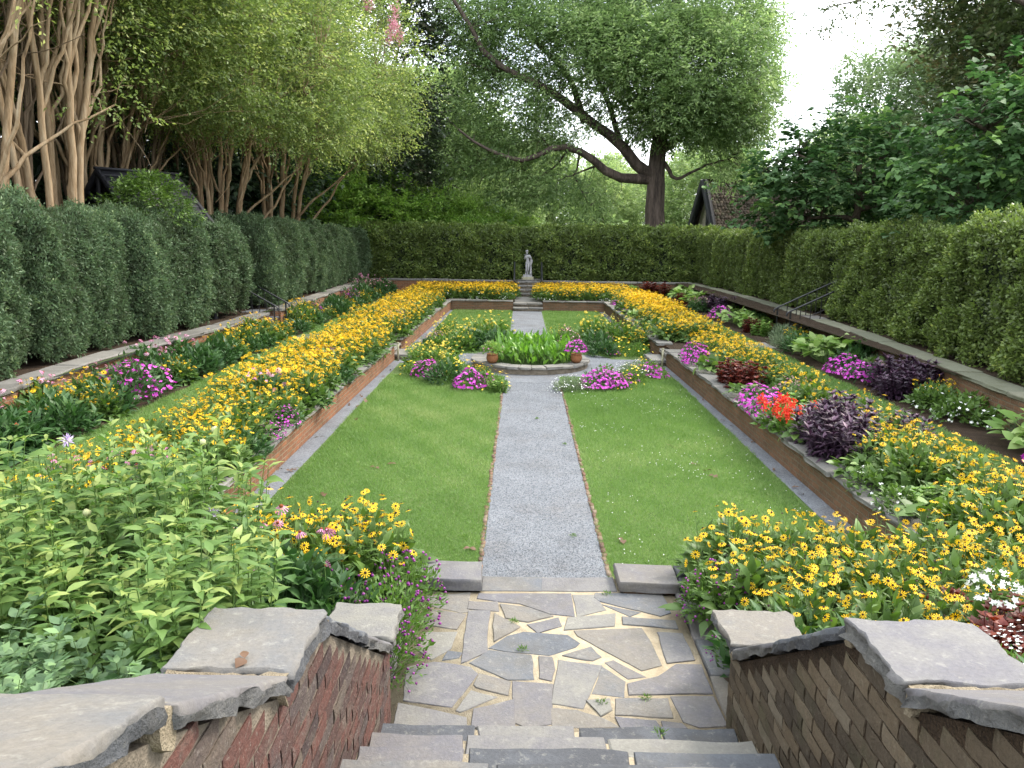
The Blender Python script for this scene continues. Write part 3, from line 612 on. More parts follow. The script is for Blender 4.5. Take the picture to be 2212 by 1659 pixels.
# ------------------------------------------------------------------ pond
PX, PY = .03, 18.85
t = thing('round_pond', 'round garden pond with a stone rim in the middle of the gravel path', 'pond', (PX, PY, 0))
mb = MB(); a = np.linspace(0, 2 * np.pi, 49)
for i in range(48):
    for r, s in ((1.42, 1), (1.15, -1)):
        q = [(r * math.cos(a[i]), r * math.sin(a[i]), -.05), (r * math.cos(a[i + 1]), r * math.sin(a[i + 1]), -.05), (r * math.cos(a[i + 1]), r * math.sin(a[i + 1]), .13), (r * math.cos(a[i]), r * math.sin(a[i]), .13)]
        mb.poly(q[::s])
for i in range(48): mb.poly([(r * math.cos(w), r * math.sin(w), .13) for r, w in ((1.15, a[i]), (1.42, a[i]), (1.42, a[i + 1]), (1.15, a[i + 1]))])
part('wall', mb.mesh('wall', M['oldmortar']), t)
mb = MB(); a0 = 0.1
while a0 < 2 * np.pi + .05:
    w = rng.uniform(.2, .3); a1 = min(a0 + w, 2 * np.pi + .1)
    if a1 - a0 > .05:
        q = [(1.46 * math.cos(x), 1.46 * math.sin(x)) for x in np.linspace(a0 + .006, a1 - .006, 4)] + [(1.1 * math.cos(x), 1.1 * math.sin(x)) for x in np.linspace(a1 - .006, a0 + .006, 4)]
        slab(mb, q, .19 + rng.normal() * .006, .06, v=rng.uniform(), chip=.01)
    a0 = a1
part('rim', mb.mesh('rim', M['coping']), t)
mb = MB(); mb.poly([(1.16 * math.cos(x), 1.16 * math.sin(x), .08) for x in a[:-1]]); part('water', mb.mesh('water', M['water']), t)

# ------------------------------------------------------------------ statue
def skin(name, V, E, rad, mat, root=0, sub=2):
    me = bpy.data.meshes.new(name); me.from_pydata([tuple(v) for v in V], E, [])
    o = bpy.data.objects.new(name, me); COL.objects.link(o)
    md = o.modifiers.new('s', 'SKIN'); md.use_smooth_shade = True
    for i, r in enumerate(rad):
        r = r if isinstance(r, tuple) else (r, r)
        me.skin_vertices[0].data[i].radius = r; me.skin_vertices[0].data[i].use_root = (i == root)
    o.modifiers.new('u', 'SUBSURF').levels = sub; o.modifiers['u'].render_levels = sub
    dg = bpy.context.evaluated_depsgraph_get(); dg.update()
    m2 = bpy.data.meshes.new_from_object(o.evaluated_get(dg)); m2.name = name
    bpy.data.objects.remove(o); m2.materials.clear(); m2.materials.append(mat)
    return m2
st = thing('statue', 'weathered grey stone statue of a standing youth leaning on a stump before the back hedge', 'statue', (.08, 38.1, ZU + .004))
mb = MB(); slab(mb, [(-.29, -.24), (.29, -.24), (.29, .24), (-.29, .24)], .13, .13, chip=.004); part('plinth', mb.mesh('plinth', M['plinth']), st)
mb = MB(); slab(mb, [(-.22, -.19), (.22, -.19), (.22, .19), (-.22, .19)], .23, .099, chip=.004); part('base', mb.mesh('base', M['statue']), st)
h0 = .23
# x right, -y towards the viewer; contrapposto, weight on the left-hand leg, hands raised to the mouth
V = [(-.01, 0, .60), (-.005, 0, .72), (-.02, .0, .86), (-.03, -.01, .95), (-.045, -.015, 1.0), (-.055, -.025, 1.075), (-.055, -.03, 1.12),
     (-.065, 0, .56), (-.07, -.015, .33), (-.085, .015, .06), (-.1, -.075, .025),
     (.05, 0, .56), (.03, -.06, .34), (.0, .0, .07), (.0, -.085, .025),
     (-.13, .0, .90), (-.155, -.05, .74), (-.1, -.14, .87), (-.085, -.15, .92),
     (.075, .0, .91), (.16, -.02, .77), (.06, -.13, .86), (.0, -.16, .91)]
E = [(0, 1), (1, 2), (2, 3), (3, 4), (4, 5), (5, 6), (0, 7), (7, 8), (8, 9), (9, 10), (0, 11), (11, 12), (12, 13), (13, 14), (2, 15), (15, 16), (16, 17), (17, 18), (2, 19), (19, 20), (20, 21), (21, 22)]
Rr = [(.1, .075), (.082, .06), (.105, .07), (.05, .045), (.036, .036), (.064, .07), (.05, .055), .068, .046, .027, .02, .068, .046, .027, .02, .042, .034, .026, .022, .042, .034, .026, .022]
part('figure', skin('figure', [(x, y, z + h0 - .01) for x, y, z in V], E, Rr, M['statue']), st)
V = [(.15, .05, -.01), (.15, .05, .2), (.14, .04, .42), (.15, .03, .6), (.17, .02, .7), (.13, .0, .8), (.19, .03, .56)]
part('stump', skin('stump', [(x, y, z + h0) for x, y, z in V], [(0, 1), (1, 2), (2, 3), (3, 4), (4, 5), (3, 6)], [.075, .06, .055, .06, .07, .05, .06], M['statue']), st)
V = [(-.1, .03, .93), (-.02, .065, .95), (.09, .06, .93), (.15, .03, .8), (.14, .01, .62)]
part('cloak', skin('cloak', [(x, y, z + h0) for x, y, z in V], [(0, 1), (1, 2), (2, 3), (3, 4)], [(.03, .02), (.06, .03), (.07, .04), (.075, .05), (.04, .03)], M['statue']), st)
mb = MB(); tube(mb, [(-.2, -.15, .99 + h0), (-.085, -.155, .925 + h0), (-.045, -.1, 1.045 + h0)][:2], .011, 5, cap=True); part('pipe', mb.mesh('pipe', M['statue']), st)
hb = MB(); pp = nrm(rng.normal(size=(160, 3))); flat(hb, OCT, np.array([-.055, -.018, 1.125 + h0]) + pp * [.06, .064, .05] + [0, 0, .012], pp, .02); part('hair', hb.mesh('hair', M['statue'], True), st)

# ------------------------------------------------------------------ terracotta pots on the pond rim
def lathe(mb, prof, k=20, mat=0, v=.5):
    a = np.arange(k) * 2 * np.pi / k; V = np.array([(r * math.cos(q), r * math.sin(q), z) for r, z in prof for q in a]); F = []
    for i in range(len(prof) - 1):
        for j in range(k): F.append((i * k + j, i * k + (j + 1) % k, (i + 1) * k + (j + 1) % k, (i + 1) * k + j))
    mb.add(V, F, mat, v)
def pot(label, x, y, s=1):
    t = thing('flower_pot', label, 'pot', (x, y, .195), group='terracotta pots on the pond rim', s=s)
    mb = MB(); lathe(mb, [(.001, 0), (.1, 0), (.15, .06), (.168, .13), (.155, .2), (.13, .235), (.118, .235), (.12, .2)]); part('body', mb.mesh('pot_body', M['terracotta'], True), t)
    mb = MB(); lathe(mb, [(.132, .225), (.152, .228), (.155, .255), (.128, .258), (.118, .23)]); part('lip', mb.mesh('lip', M['terracotta'], True), t)
    mb = MB(); mb.poly([(.12 * math.cos(q), .12 * math.sin(q), .225) for q in np.arange(12) * np.pi / 6]); part('soil', mb.mesh('pot_soil', M['soil']), t)
    return (x, y, .42)
POTS = [pot('terracotta pot on the near left of the pond rim, holding lime and pink flowers', -.88, 17.98, .85), pot('terracotta pot on the near right of the pond rim, full of magenta flowers', 1.12, 18.2, .85),
        pot('terracotta pot on the far left of the pond rim, half hidden by foliage', -.86, 19.75), pot('terracotta pot on the far right of the pond rim, under dusty pink flowers', 1.0, 19.7)]
# ------------------------------------------------------------------ plants
def dome(n, r, h, inner=.35, zmin=0.0):
    """points in a half-ellipsoid shell and their outward directions"""
    d = nrm(rng.normal(size=(n, 3))); d[:, 2] = np.abs(d[:, 2]); q = rng.uniform(inner, 1, n) ** .6
    p = d * q[:, None] * [r, r, h]; p[:, 2] += zmin
    return p, d
def mound(mb, n, r, h, L, W, tmpl=L5, up=.5, mat=0, inner=.35, bump=.18, vr=(0, 1)):
    p, d = dome(n, r, h, inner); p *= (1 + bump * wob(p / r, rng.integers(999), 2.2))[:, None]; p[:, 2] = np.abs(p[:, 2]) + .02
    D = nrm(d + rng.normal(size=(n, 3)) * .45 + [0, 0, up]); N = nrm(d * .5 + Z3 + rng.normal(size=(n, 3)) * .4)
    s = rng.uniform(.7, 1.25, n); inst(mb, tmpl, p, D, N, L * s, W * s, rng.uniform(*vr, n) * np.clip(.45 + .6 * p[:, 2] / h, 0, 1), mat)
    return p
DAISY = star(11, .3, -.12); DAISY_D = star(12, .3, -.75); DAISY6 = star(6, .3, -.12)
CONE = T([(.3, 0, 0), (.15, .26, 0), (-.15, .26, 0), (-.3, 0, 0), (-.15, -.26, 0), (.15, -.26, 0), (.18, 0, .26), (-.09, .156, .26), (-.09, -.156, .26)],
         [(0, 1, 6), (1, 2, 7), (1, 7, 6), (2, 3, 7), (3, 4, 8), (3, 8, 7), (4, 5, 8), (5, 0, 6), (5, 6, 8), (6, 7, 8)])
KIND = {}
def tops_for(n, r, h, sp=.12, tilt=.6):
    a = rng.uniform(0, 6.28, n); q = np.sqrt(rng.uniform(size=n)) * r * 1.08
    p = np.stack([q * np.cos(a), q * np.sin(a), h * (1 - .25 * (q / r) ** 2) + np.clip(rng.normal(size=n), -1.8, 1.1) * sp], 1)
    N = nrm(Z3 + rng.normal(size=(n, 3)) * tilt + p * [1, 1, 0] * .6)
    return p, N
def mk(kind, var, **k):
    """build the shared meshes of one plant kind"""
    out = {}
    if kind in ('rud', 'rudthin', 'cosmos', 'cone', 'monarda'):
        h = k.get('h', .55); r = k.get('r', .42); nf = k['nf']
        mb = MB()
        big = k.get('nl', 330) == 330; mound(mb, k.get('nl', 330), r, h * .78, .14, .06, L9 if big else L5, up=.35, bump=.1); mound(mb, k.get('nl', 330) // 2, r * 1.1, h * .4, .16, .08, L9 if big else L5, up=.1)
        out['foliage'] = mb.mesh(kind + '_foliage', lf[k.get('leaf', 'rud')])
        p, N = tops_for(nf, r, h, k.get('sp', .09)); mb = MB(); A = p * [.75, .75, 0] + [0, 0, .08]
        stems(mb, A, p, .0035, bow=.02)
        i = np.repeat(np.arange(nf), 3); q = rng.uniform(.45, .9, len(i))[:, None]; o = A[i] * (1 - q) + p[i] * q
        inst(mb, L4, o, nrm(rng.normal(size=o.shape) * [1, 1, .4] + [0, 0, .4]), Z3, .07, .02, .6, 1)
        out['stem'] = mb.mesh(kind + '_stem', [M['stem'], lf[k.get('leaf', 'rud')]])
        out['tops'] = (p, N)
        if k.get('joined'):
            mb = MB(); fr = k.get('fr', .036) * rng.uniform(.6, 1.2, nf)
            flat(mb, k.get('tm', DAISY), p, N, fr, rng.uniform(size=nf)); flat(mb, CONE, p + N * .004, N, fr * .95 * k.get('cs', 1), .5, 1)
            ob = MB(); f1 = k.get('fr', .036); flat(ob, k.get('tm', DAISY), [(0, 0, 0)], [(0, 0, 1.)], f1, .5); flat(ob, CONE, [(0, 0, .003)], [(0, 0, 1.)], f1 * .95, .5, 1); out['one'] = []
            for vi, (tm_, sc_, vv_) in enumerate(((k.get('tm', DAISY), 1, .5), (star(10, .3, -.45), .95, .3), (star(12, .3, .02), 1.06, .75), (star(8, .3, -.2), .8, .95)) if k.get('pet', 'yellow') == 'yellow' else ((k.get('tm', DAISY), 1, .5), (k.get('tm', DAISY), .85, .85))):
                ob = MB(); flat(ob, tm_, [(0, 0, 0)], [(0, 0, 1.)], f1 * sc_, vv_); flat(ob, CONE, [(0, 0, .003)], [(0, 0, 1.)], f1 * .95, .5, 1); out['one'].append(ob.mesh('flower', [PET[k.get('pet', 'yellow')], M[k.get('cm', 'cone')]]))
            out['bloom'] = mb.mesh(kind + '_bloom', [PET[k.get('pet', 'yellow')], M[k.get('cm', 'cone')]])
    elif kind == 'mound':
        mb = MB(); p = mound(mb, k['n'], k['r'], k['h'], k['L'], k['W'], k.get('t', L5), up=k.get('up', .45)); out['foliage'] = mb.mesh('foliage', lf[k['leaf']])
        if 'nf' in k:
            mb = MB(); p, d = dome(k['nf'], k['r'] * 1.02, k['h'] * 1.06, .93); p[:, 2] = np.maximum(p[:, 2], k['h'] * .25)
            p *= (1 + .18 * wob(p / k['r'], 5, 2.2))[:, None]
            flat(mb, k.get('ft', FL5), p, nrm(d + Z3 * .6 + rng.normal(size=p.shape) * .35), k['fr'] * rng.uniform(.75, 1.2, k['nf']), rng.uniform(size=k['nf'])); out['blossom'] = mb.mesh('blossom', PET[k['pet']])
    elif kind == 'spike':      # leafy mound with dense upright spikes
        mb = MB(); mound(mb, k['n'], k['r'], k['h'] * .8, .1, .055); out['foliage'] = mb.mesh('foliage', lf[k['leaf']])
        mb = MB(); p, N = tops_for(k['nf'], k['r'], k['h'], .04, .2)
        for q in range(22):
            z = q / 22; o = p + N * (z * .14) + rng.normal(size=p.shape) * .018 * (1.2 - z); flat(mb, L4, o, nrm(rng.normal(size=p.shape)), .03, rng.uniform(size=len(p)))
        out['blossom'] = mb.mesh('blossom', PET[k['pet']])
    elif kind == 'rosette':    # upright stems topped by whorls of lance leaves (purple foliage)
        mb = MB(); n = k['n']; p, N = tops_for(n, k['r'], k['h'], .08, .35)
        for lv in range(5):
            for w in range(7):
                a = w * .9 + lv * .5 + rng.uniform(0, 6.28, n) * .2; o = p - Z3 * (.075 * lv) - p * [1, 1, 0] * .06 * lv
                D = nrm(np.stack([np.cos(a), np.sin(a), np.full(n, .75 - .28 * lv)], 1) + N * .3 + rng.normal(size=(n, 3)) * .2)
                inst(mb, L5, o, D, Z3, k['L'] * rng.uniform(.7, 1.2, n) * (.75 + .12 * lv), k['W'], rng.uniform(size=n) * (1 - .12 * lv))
        out['foliage'] = mb.mesh('foliage', lf[k['leaf']])
        mb = MB(); stems(mb, p * [.6, .6, 0], p, .006); out['stem'] = mb.mesh('stem', lf[k['leaf']])
    elif kind == 'hosta':
        mb = MB(); ms = MB(); n = k['n']; a = rng.uniform(0, 6.28, n); q = np.sqrt(rng.uniform(.05, 1, n)) * k['r']
        p = np.stack([q * np.cos(a), q * np.sin(a), k['h'] * (1.05 - .6 * (q / k['r']) ** 2) * rng.uniform(.75, 1.1, n)], 1)
        D = nrm(p * [1, 1, 0] + rng.normal(size=p.shape) * .12 + [0, 0, .08]); s = rng.uniform(.65, 1.2, n)
        inst(mb, LH, p, D, nrm(Z3 + rng.normal(size=p.shape) * .3), k['L'] * s, k['L'] * .8 * s, rng.uniform(size=n)); out['foliage'] = mb.mesh('foliage', lf[k['leaf']])
        stems(ms, p * [.15, .15, 0], p, .005, bow=.02); out['stem'] = ms.mesh('stem', M['stem'])
    elif kind == 'tuft':       # fine arching blades
        mb = MB(); n = k['n']; p, d = dome(n, k['r'] * .8, k['h'] * .8, .1); D = nrm(d + Z3 * .5 + rng.normal(size=(n, 3)) * .4)
        inst(mb, L4, p, D, nrm(rng.normal(size=(n, 3)) + Z3), k['L'] * rng.uniform(.6, 1.3, n), k['W'], rng.uniform(size=n)); out['foliage'] = mb.mesh('foliage', lf[k['leaf']])
        if 'nf' in k:
            mb = MB(); p, d = dome(k['nf'], k['r'] * 1.1, k['h'] * 1.15, .75); flat(mb, k.get('ft', FL5), p, nrm(d + Z3), k['fr'], rng.uniform(size=k['nf'])); out['blossom'] = mb.mesh('blossom', PET[k['pet']])
    elif kind == 'gomph':
        mb = MB(); n = k['nf']; p, d = dome(n, k['r'] * 1.1, k['h'] * 1.1, .55); A = p * [.3, .3, 0]; stems(mb, A, p, .002, bow=.03); out['stem'] = mb.mesh('stem', M['stem'])
        mb = MB(); mound(mb, k['n'], k['r'] * .9, k['h'] * .8, .05, .018, L4, up=.5); out['foliage'] = mb.mesh('foliage', lf['mid'])
        mb = MB()
        for _ in range(2): flat(mb, OCT, p, nrm(rng.normal(size=(n, 3))), .0125, rng.uniform(size=n))
        out['bloom'] = mb.mesh('bloom', PET['violet'])
    elif kind == 'balm':       # tall stems with pairs of broad pointed leaves
        mb = MB(); ms = MB(); n = k['n']; a = rng.uniform(0, 6.28, n); q = np.sqrt(rng.uniform(size=n)) * k['r']; A = np.stack([q * np.cos(a), q * np.sin(a), 0 * q], 1)
        B = A * [1.35, 1.35, 0] + np.stack([rng.normal(size=n) * .06, rng.normal(size=n) * .06, k['h'] * rng.uniform(.82, 1.1, n)], 1); stems(ms, A, B, .0042, bow=.02, v=.7)
        for lv in np.linspace(.25, 1, 11):
            for s in (0, 1, 2, 3):
                if s > 1 and lv < .5: continue
                an = a * 3 + lv * 17.3 + s * (math.pi if s < 2 else math.pi / 2) + (s > 1) * .7; o = A + (B - A) * lv + rng.normal(size=(n, 3)) * .008
                D = nrm(np.stack([np.cos(an), np.sin(an), np.full(n, .1 + .45 * lv ** 4)], 1) + rng.normal(size=(n, 3)) * .17)
                ln = (.13 if s < 2 else .075) * rng.uniform(.75, 1.2, n) * (1.05 - .42 * lv ** 5)
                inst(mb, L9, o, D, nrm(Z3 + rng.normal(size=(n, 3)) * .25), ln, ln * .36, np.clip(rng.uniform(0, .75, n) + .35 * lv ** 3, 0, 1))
        out['foliage'] = mb.mesh('foliage', lf['balm']); out['stem'] = ms.mesh('stem', lf['balm']); out['tops'] = (B, np.tile(Z3, (n, 1)))
    elif kind == 'bapt':
        mb = MB(); ms = MB(); n = k['n']; p, d = dome(n, k['r'], k['h'], .3); A = p * [.3, .3, 0]; stems(ms, A, p, .003, bow=.03, v=.7)
        for lv in np.linspace(.35, 1, 7):
            o = A + (p - A) * lv; b = rng.uniform(0, 6.28, n)
            for s in (-.75, 0, .75):
                D = nrm(np.stack([np.cos(b + s), np.sin(b + s), np.full(n, .45)], 1)); ln = .055 * rng.uniform(.8, 1.25, n)
                inst(mb, L9, o, D, nrm(Z3 + rng.normal(size=(n, 3)) * .35), ln, ln * .58, rng.uniform(size=n), H=ln * .3)
        out['foliage'] = mb.mesh('foliage', lf['blue']); out['stem'] = ms.mesh('stem', M['stem'])
    elif kind == 'pond':
        mb = MB(); n = k['n']; a = rng.uniform(0, 6.28, n); q = np.sqrt(rng.uniform(size=n)) * k['r']; A = np.stack([q * np.cos(a), q * np.sin(a), 0 * q], 1)
        B = A * [1.25, 1.25, 0] + np.stack([0 * q, 0 * q, k['h'] * rng.uniform(.25, 1.08, n)], 1); ms = MB(); stems(ms, A, B, .006, bow=.015, v=.6); out['stem'] = ms.mesh('stem', M['stem'])
        D = nrm(Z3 * rng.uniform(.7, 2.2, n)[:, None] + rng.normal(size=(n, 3)) * [.6, .6, .1]); ln = .19 * rng.uniform(.75, 1.25, n)
        inst(mb, L9, B - Z3 * .02, D, nrm(np.stack([-np.sin(a), np.cos(a), 0 * a + .3], 1) + rng.normal(size=(n, 3)) * .6), ln, ln * .4, rng.uniform(size=n)); out['foliage'] = mb.mesh('foliage', lf['pond'])
    return out
def kind(name, var, *a, **k):
    KIND[name] = [mk(*a, i, **k) for i in range(var)]
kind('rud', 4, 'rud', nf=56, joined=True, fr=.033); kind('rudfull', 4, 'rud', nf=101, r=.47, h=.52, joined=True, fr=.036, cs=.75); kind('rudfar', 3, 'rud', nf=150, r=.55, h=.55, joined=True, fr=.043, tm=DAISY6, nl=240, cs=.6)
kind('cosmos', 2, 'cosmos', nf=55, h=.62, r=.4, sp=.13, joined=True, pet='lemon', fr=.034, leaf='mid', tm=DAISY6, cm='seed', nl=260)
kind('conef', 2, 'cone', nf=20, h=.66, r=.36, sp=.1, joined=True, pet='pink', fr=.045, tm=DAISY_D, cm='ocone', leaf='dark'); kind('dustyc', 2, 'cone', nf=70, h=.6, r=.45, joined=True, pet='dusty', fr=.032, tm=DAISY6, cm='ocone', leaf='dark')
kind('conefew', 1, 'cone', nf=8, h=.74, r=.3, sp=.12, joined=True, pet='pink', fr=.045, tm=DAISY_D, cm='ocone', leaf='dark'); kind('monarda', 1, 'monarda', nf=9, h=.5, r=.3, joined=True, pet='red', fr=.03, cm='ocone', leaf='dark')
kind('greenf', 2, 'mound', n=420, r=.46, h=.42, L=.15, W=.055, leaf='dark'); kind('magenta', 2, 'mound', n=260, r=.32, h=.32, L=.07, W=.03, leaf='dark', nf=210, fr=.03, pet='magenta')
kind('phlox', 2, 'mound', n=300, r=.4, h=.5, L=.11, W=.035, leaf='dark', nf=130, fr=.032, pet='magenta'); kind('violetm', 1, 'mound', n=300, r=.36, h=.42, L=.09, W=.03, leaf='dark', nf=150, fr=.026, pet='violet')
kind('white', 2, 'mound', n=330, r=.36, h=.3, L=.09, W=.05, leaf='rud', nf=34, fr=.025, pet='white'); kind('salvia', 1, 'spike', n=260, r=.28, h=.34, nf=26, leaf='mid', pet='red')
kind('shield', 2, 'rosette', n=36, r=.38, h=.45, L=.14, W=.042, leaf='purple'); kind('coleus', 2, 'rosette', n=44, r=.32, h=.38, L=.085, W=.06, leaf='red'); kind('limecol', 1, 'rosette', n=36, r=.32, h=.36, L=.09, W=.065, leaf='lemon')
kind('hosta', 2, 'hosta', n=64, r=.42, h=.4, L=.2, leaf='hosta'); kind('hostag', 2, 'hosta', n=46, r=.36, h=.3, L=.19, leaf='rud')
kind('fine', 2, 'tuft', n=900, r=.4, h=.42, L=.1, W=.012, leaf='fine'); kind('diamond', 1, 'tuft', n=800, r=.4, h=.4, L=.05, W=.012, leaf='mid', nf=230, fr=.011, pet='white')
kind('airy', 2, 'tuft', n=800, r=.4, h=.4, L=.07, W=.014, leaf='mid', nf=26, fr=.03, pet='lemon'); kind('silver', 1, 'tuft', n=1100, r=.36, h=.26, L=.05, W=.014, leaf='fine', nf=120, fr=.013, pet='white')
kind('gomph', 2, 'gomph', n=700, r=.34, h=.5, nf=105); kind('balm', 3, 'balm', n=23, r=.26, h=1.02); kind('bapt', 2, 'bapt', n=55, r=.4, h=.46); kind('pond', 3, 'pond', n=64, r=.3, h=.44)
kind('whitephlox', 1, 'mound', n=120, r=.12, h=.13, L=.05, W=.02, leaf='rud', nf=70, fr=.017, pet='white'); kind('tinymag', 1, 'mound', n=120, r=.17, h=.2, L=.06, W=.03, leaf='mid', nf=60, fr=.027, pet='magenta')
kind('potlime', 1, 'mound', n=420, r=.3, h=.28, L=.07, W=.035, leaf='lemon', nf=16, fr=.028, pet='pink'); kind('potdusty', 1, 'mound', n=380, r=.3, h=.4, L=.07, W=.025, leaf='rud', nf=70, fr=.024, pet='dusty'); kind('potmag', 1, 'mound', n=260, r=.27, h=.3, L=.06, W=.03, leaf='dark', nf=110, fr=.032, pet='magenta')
mb = MB(); flat(mb, DAISY, [(0, 0, 0)], [(0, 0, 1.)], .034, .55); ME_PET = [mb.mesh('flower', PET['yellow'])]
for tm_, r_, v_ in ((star(13, .3, -.2), .032, .9), (star(9, .3, -.5), .031, .3), (star(12, .3, .05), .034, .7), (star(7, .3, -.35), .028, .1)):
    mb = MB(); flat(mb, tm_, [(0, 0, 0)], [(0, 0, 1.)], r_, v_); ME_PET.append(mb.mesh('flower', PET['yellow']))
mb = MB(); flat(mb, CONE, [(0, 0, .003)], [(0, 0, 1.)], .034); ME_CONE = mb.mesh('cone', M['cone'])
mb = MB(); flat(mb, DAISY, [(0, 0, 0)], [(0, 0, 1.)], .036, .5); flat(mb, CONE, [(0, 0, .003)], [(0, 0, 1.)], .036, .5, 1); ME_FLW = mb.mesh('flower', [PET['yellow'], M['cone']])
mb = MB(); flat(mb, DAISY_D, [(0, 0, 0)], [(0, 0, 1.)], .047, .4); ME_PINK = mb.mesh('flower', PET['pink'])
mb = MB(); flat(mb, OCT, [(0, 0, .008)], [(0, 0, 1.)], .017); flat(mb, OCT, [(0, 0, .008)], [(.5, 0.3, 1.)], .017); ME_OC = mb.mesh('cone', M['ocone'])

CNT = {}
NICE = dict(rud='black_eyed_susan', rudfull='black_eyed_susan', rudfar='black_eyed_susan', cosmos='yellow_cosmos', conef='coneflower', conefew='coneflower', dustyc='pink_flower_clump', monarda='bee_balm', greenf='leafy_plant',
            magenta='magenta_flower_mound', phlox='phlox', violetm='purple_flower_clump', white='white_begonia', salvia='red_salvia', shield='purple_leaved_plant', coleus='red_coleus', limecol='lime_coleus', hosta='pale_hosta', hostag='green_hosta',
            fine='silvery_grass', diamond='white_airy_plant', airy='feathery_plant', silver='silver_plant', gomph='globe_amaranth', balm='tall_bee_balm', bapt='blue_false_indigo', pond='pickerel_plant', whitephlox='white_phlox', tinymag='small_magenta_plant',
            potlime='potted_plant', potdusty='potted_plant', potmag='potted_plant')
def plant(k, x, y, z, label, cat='flower', group=None, s=1.0, single=None, sz=None):
    """one plant; single: None joined blooms, 'flower' one object per flower, 'cone' flower + cone sub-part"""
    vs = KIND[k]; q = CNT.get(k, 0); CNT[k] = q + 1; d = vs[q % len(vs)]
    t = thing(NICE[k], label, cat, (x, y, z), rng.uniform(0, 6.28), group, s * rng.uniform(.93, 1.08))
    if sz: t.scale[2] *= sz
    for nm in ('foliage', 'stem', 'blossom'):
        if nm in d: part(nm, d[nm], t, kind='stuff' if nm == 'blossom' and len(d[nm].polygons) > 600 else None)
    if not single and 'one' in d and len(d['tops'][0]) <= 100: single = 'flower'
    if single and 'tops' in d:
        P, N = d['tops']
        for i in range(min(len(P), 100)):
            e = Vector(N[i]).to_track_quat('Z', 'Y').to_euler(); sc = rng.uniform(.62, 1.15)
            if single == 'cone' and i % 9 == 4: o = part('flower', ME_CONE, t, P[i], e, label='spent flower head without petals'); continue
            if single == 'pink': o = part('flower', ME_PINK, t, P[i], e); part('cone', ME_OC, o)
            elif single == 'cone': o = part('flower', ME_PET[(i * 5) % len(ME_PET)], t, P[i], e); part('cone', ME_CONE, o)
            else: o = part('flower', d['one'][(i * 7) % len(d['one'])], t, P[i], e)
            o.scale = (sc, sc, sc)
    elif 'bloom' in d: part('bloom', d['bloom'], t, kind='stuff')
    return t
zb2 = zb
U = rng.uniform
# ---- left front bed: one long drift of black-eyed susans
gL = 'long drift of black-eyed susans in the left front bed'
y = 7.0
while y < 32:
    for x in ((-3.92, -4.3, -4.62) if y < 20 else (-3.8, -4.35, -4.75)):
        if y < 8.3 and x > -4.2: continue
        near = y < 11.5
        plant('rudfull' if not near else 'rud', x + U(-.12, .12), y + U(-.2, .2), zb2, 'leafy yellow black-eyed susan clump in the long drift behind the left low brick wall', group=gL, single='flower' if near else None, s=U(.92, 1.1) * (.95 if near else 1))
    y += .72 if y < 20 else .95
for x, y, l in ((-3.75, 7.4, 'nearest'), (-3.72, 9.2, 'second'), (-3.72, 12.2, 'third'), (-3.75, 14.2, 'fourth'), (-3.7, 16.4, 'fifth'), (-3.7, 24, 'sixth')):
    plant('greenf', x, y, zb2 - .03, 'low dark green leafy plant at the left wall coping, %s from the foreground' % l, 'plant', 'dark leafy plants along the left coping', s=.85)
plant('conef', -4.12, 7.55, zb2, 'pink coneflower clump with rusty cones nearest the left bed front, before the yellow drift', s=.9, single='pink')
plant('conef', -4.65, 7.2, zb2, 'pink coneflower clump rising just behind the tall lime foliage on the left', single='pink', s=.9)
plant('white', -3.72, 7.7, zb2, 'low white flowered plant at the left coping beside the nearest pink coneflowers', s=.7)
plant('conef', -4.2, 11.7, zb2, 'pink coneflower clump halfway along the left yellow drift'); plant('phlox', -3.62, 10.8, zb2, 'magenta phlox leaning over the left coping, farther of two', s=.62); plant('phlox', -3.6, 10.05, zb2, 'magenta phlox leaning over the left coping, nearer of two', s=.55)
plant('dustyc', -4.1, 15.2, zb2, 'pale pink flower clump amid the left yellow drift short of the pond', s=.8); plant('dustyc', -3.9, 22.4, zb2, 'pale pink flower clump amid the left yellow drift beyond the pond', s=.8)
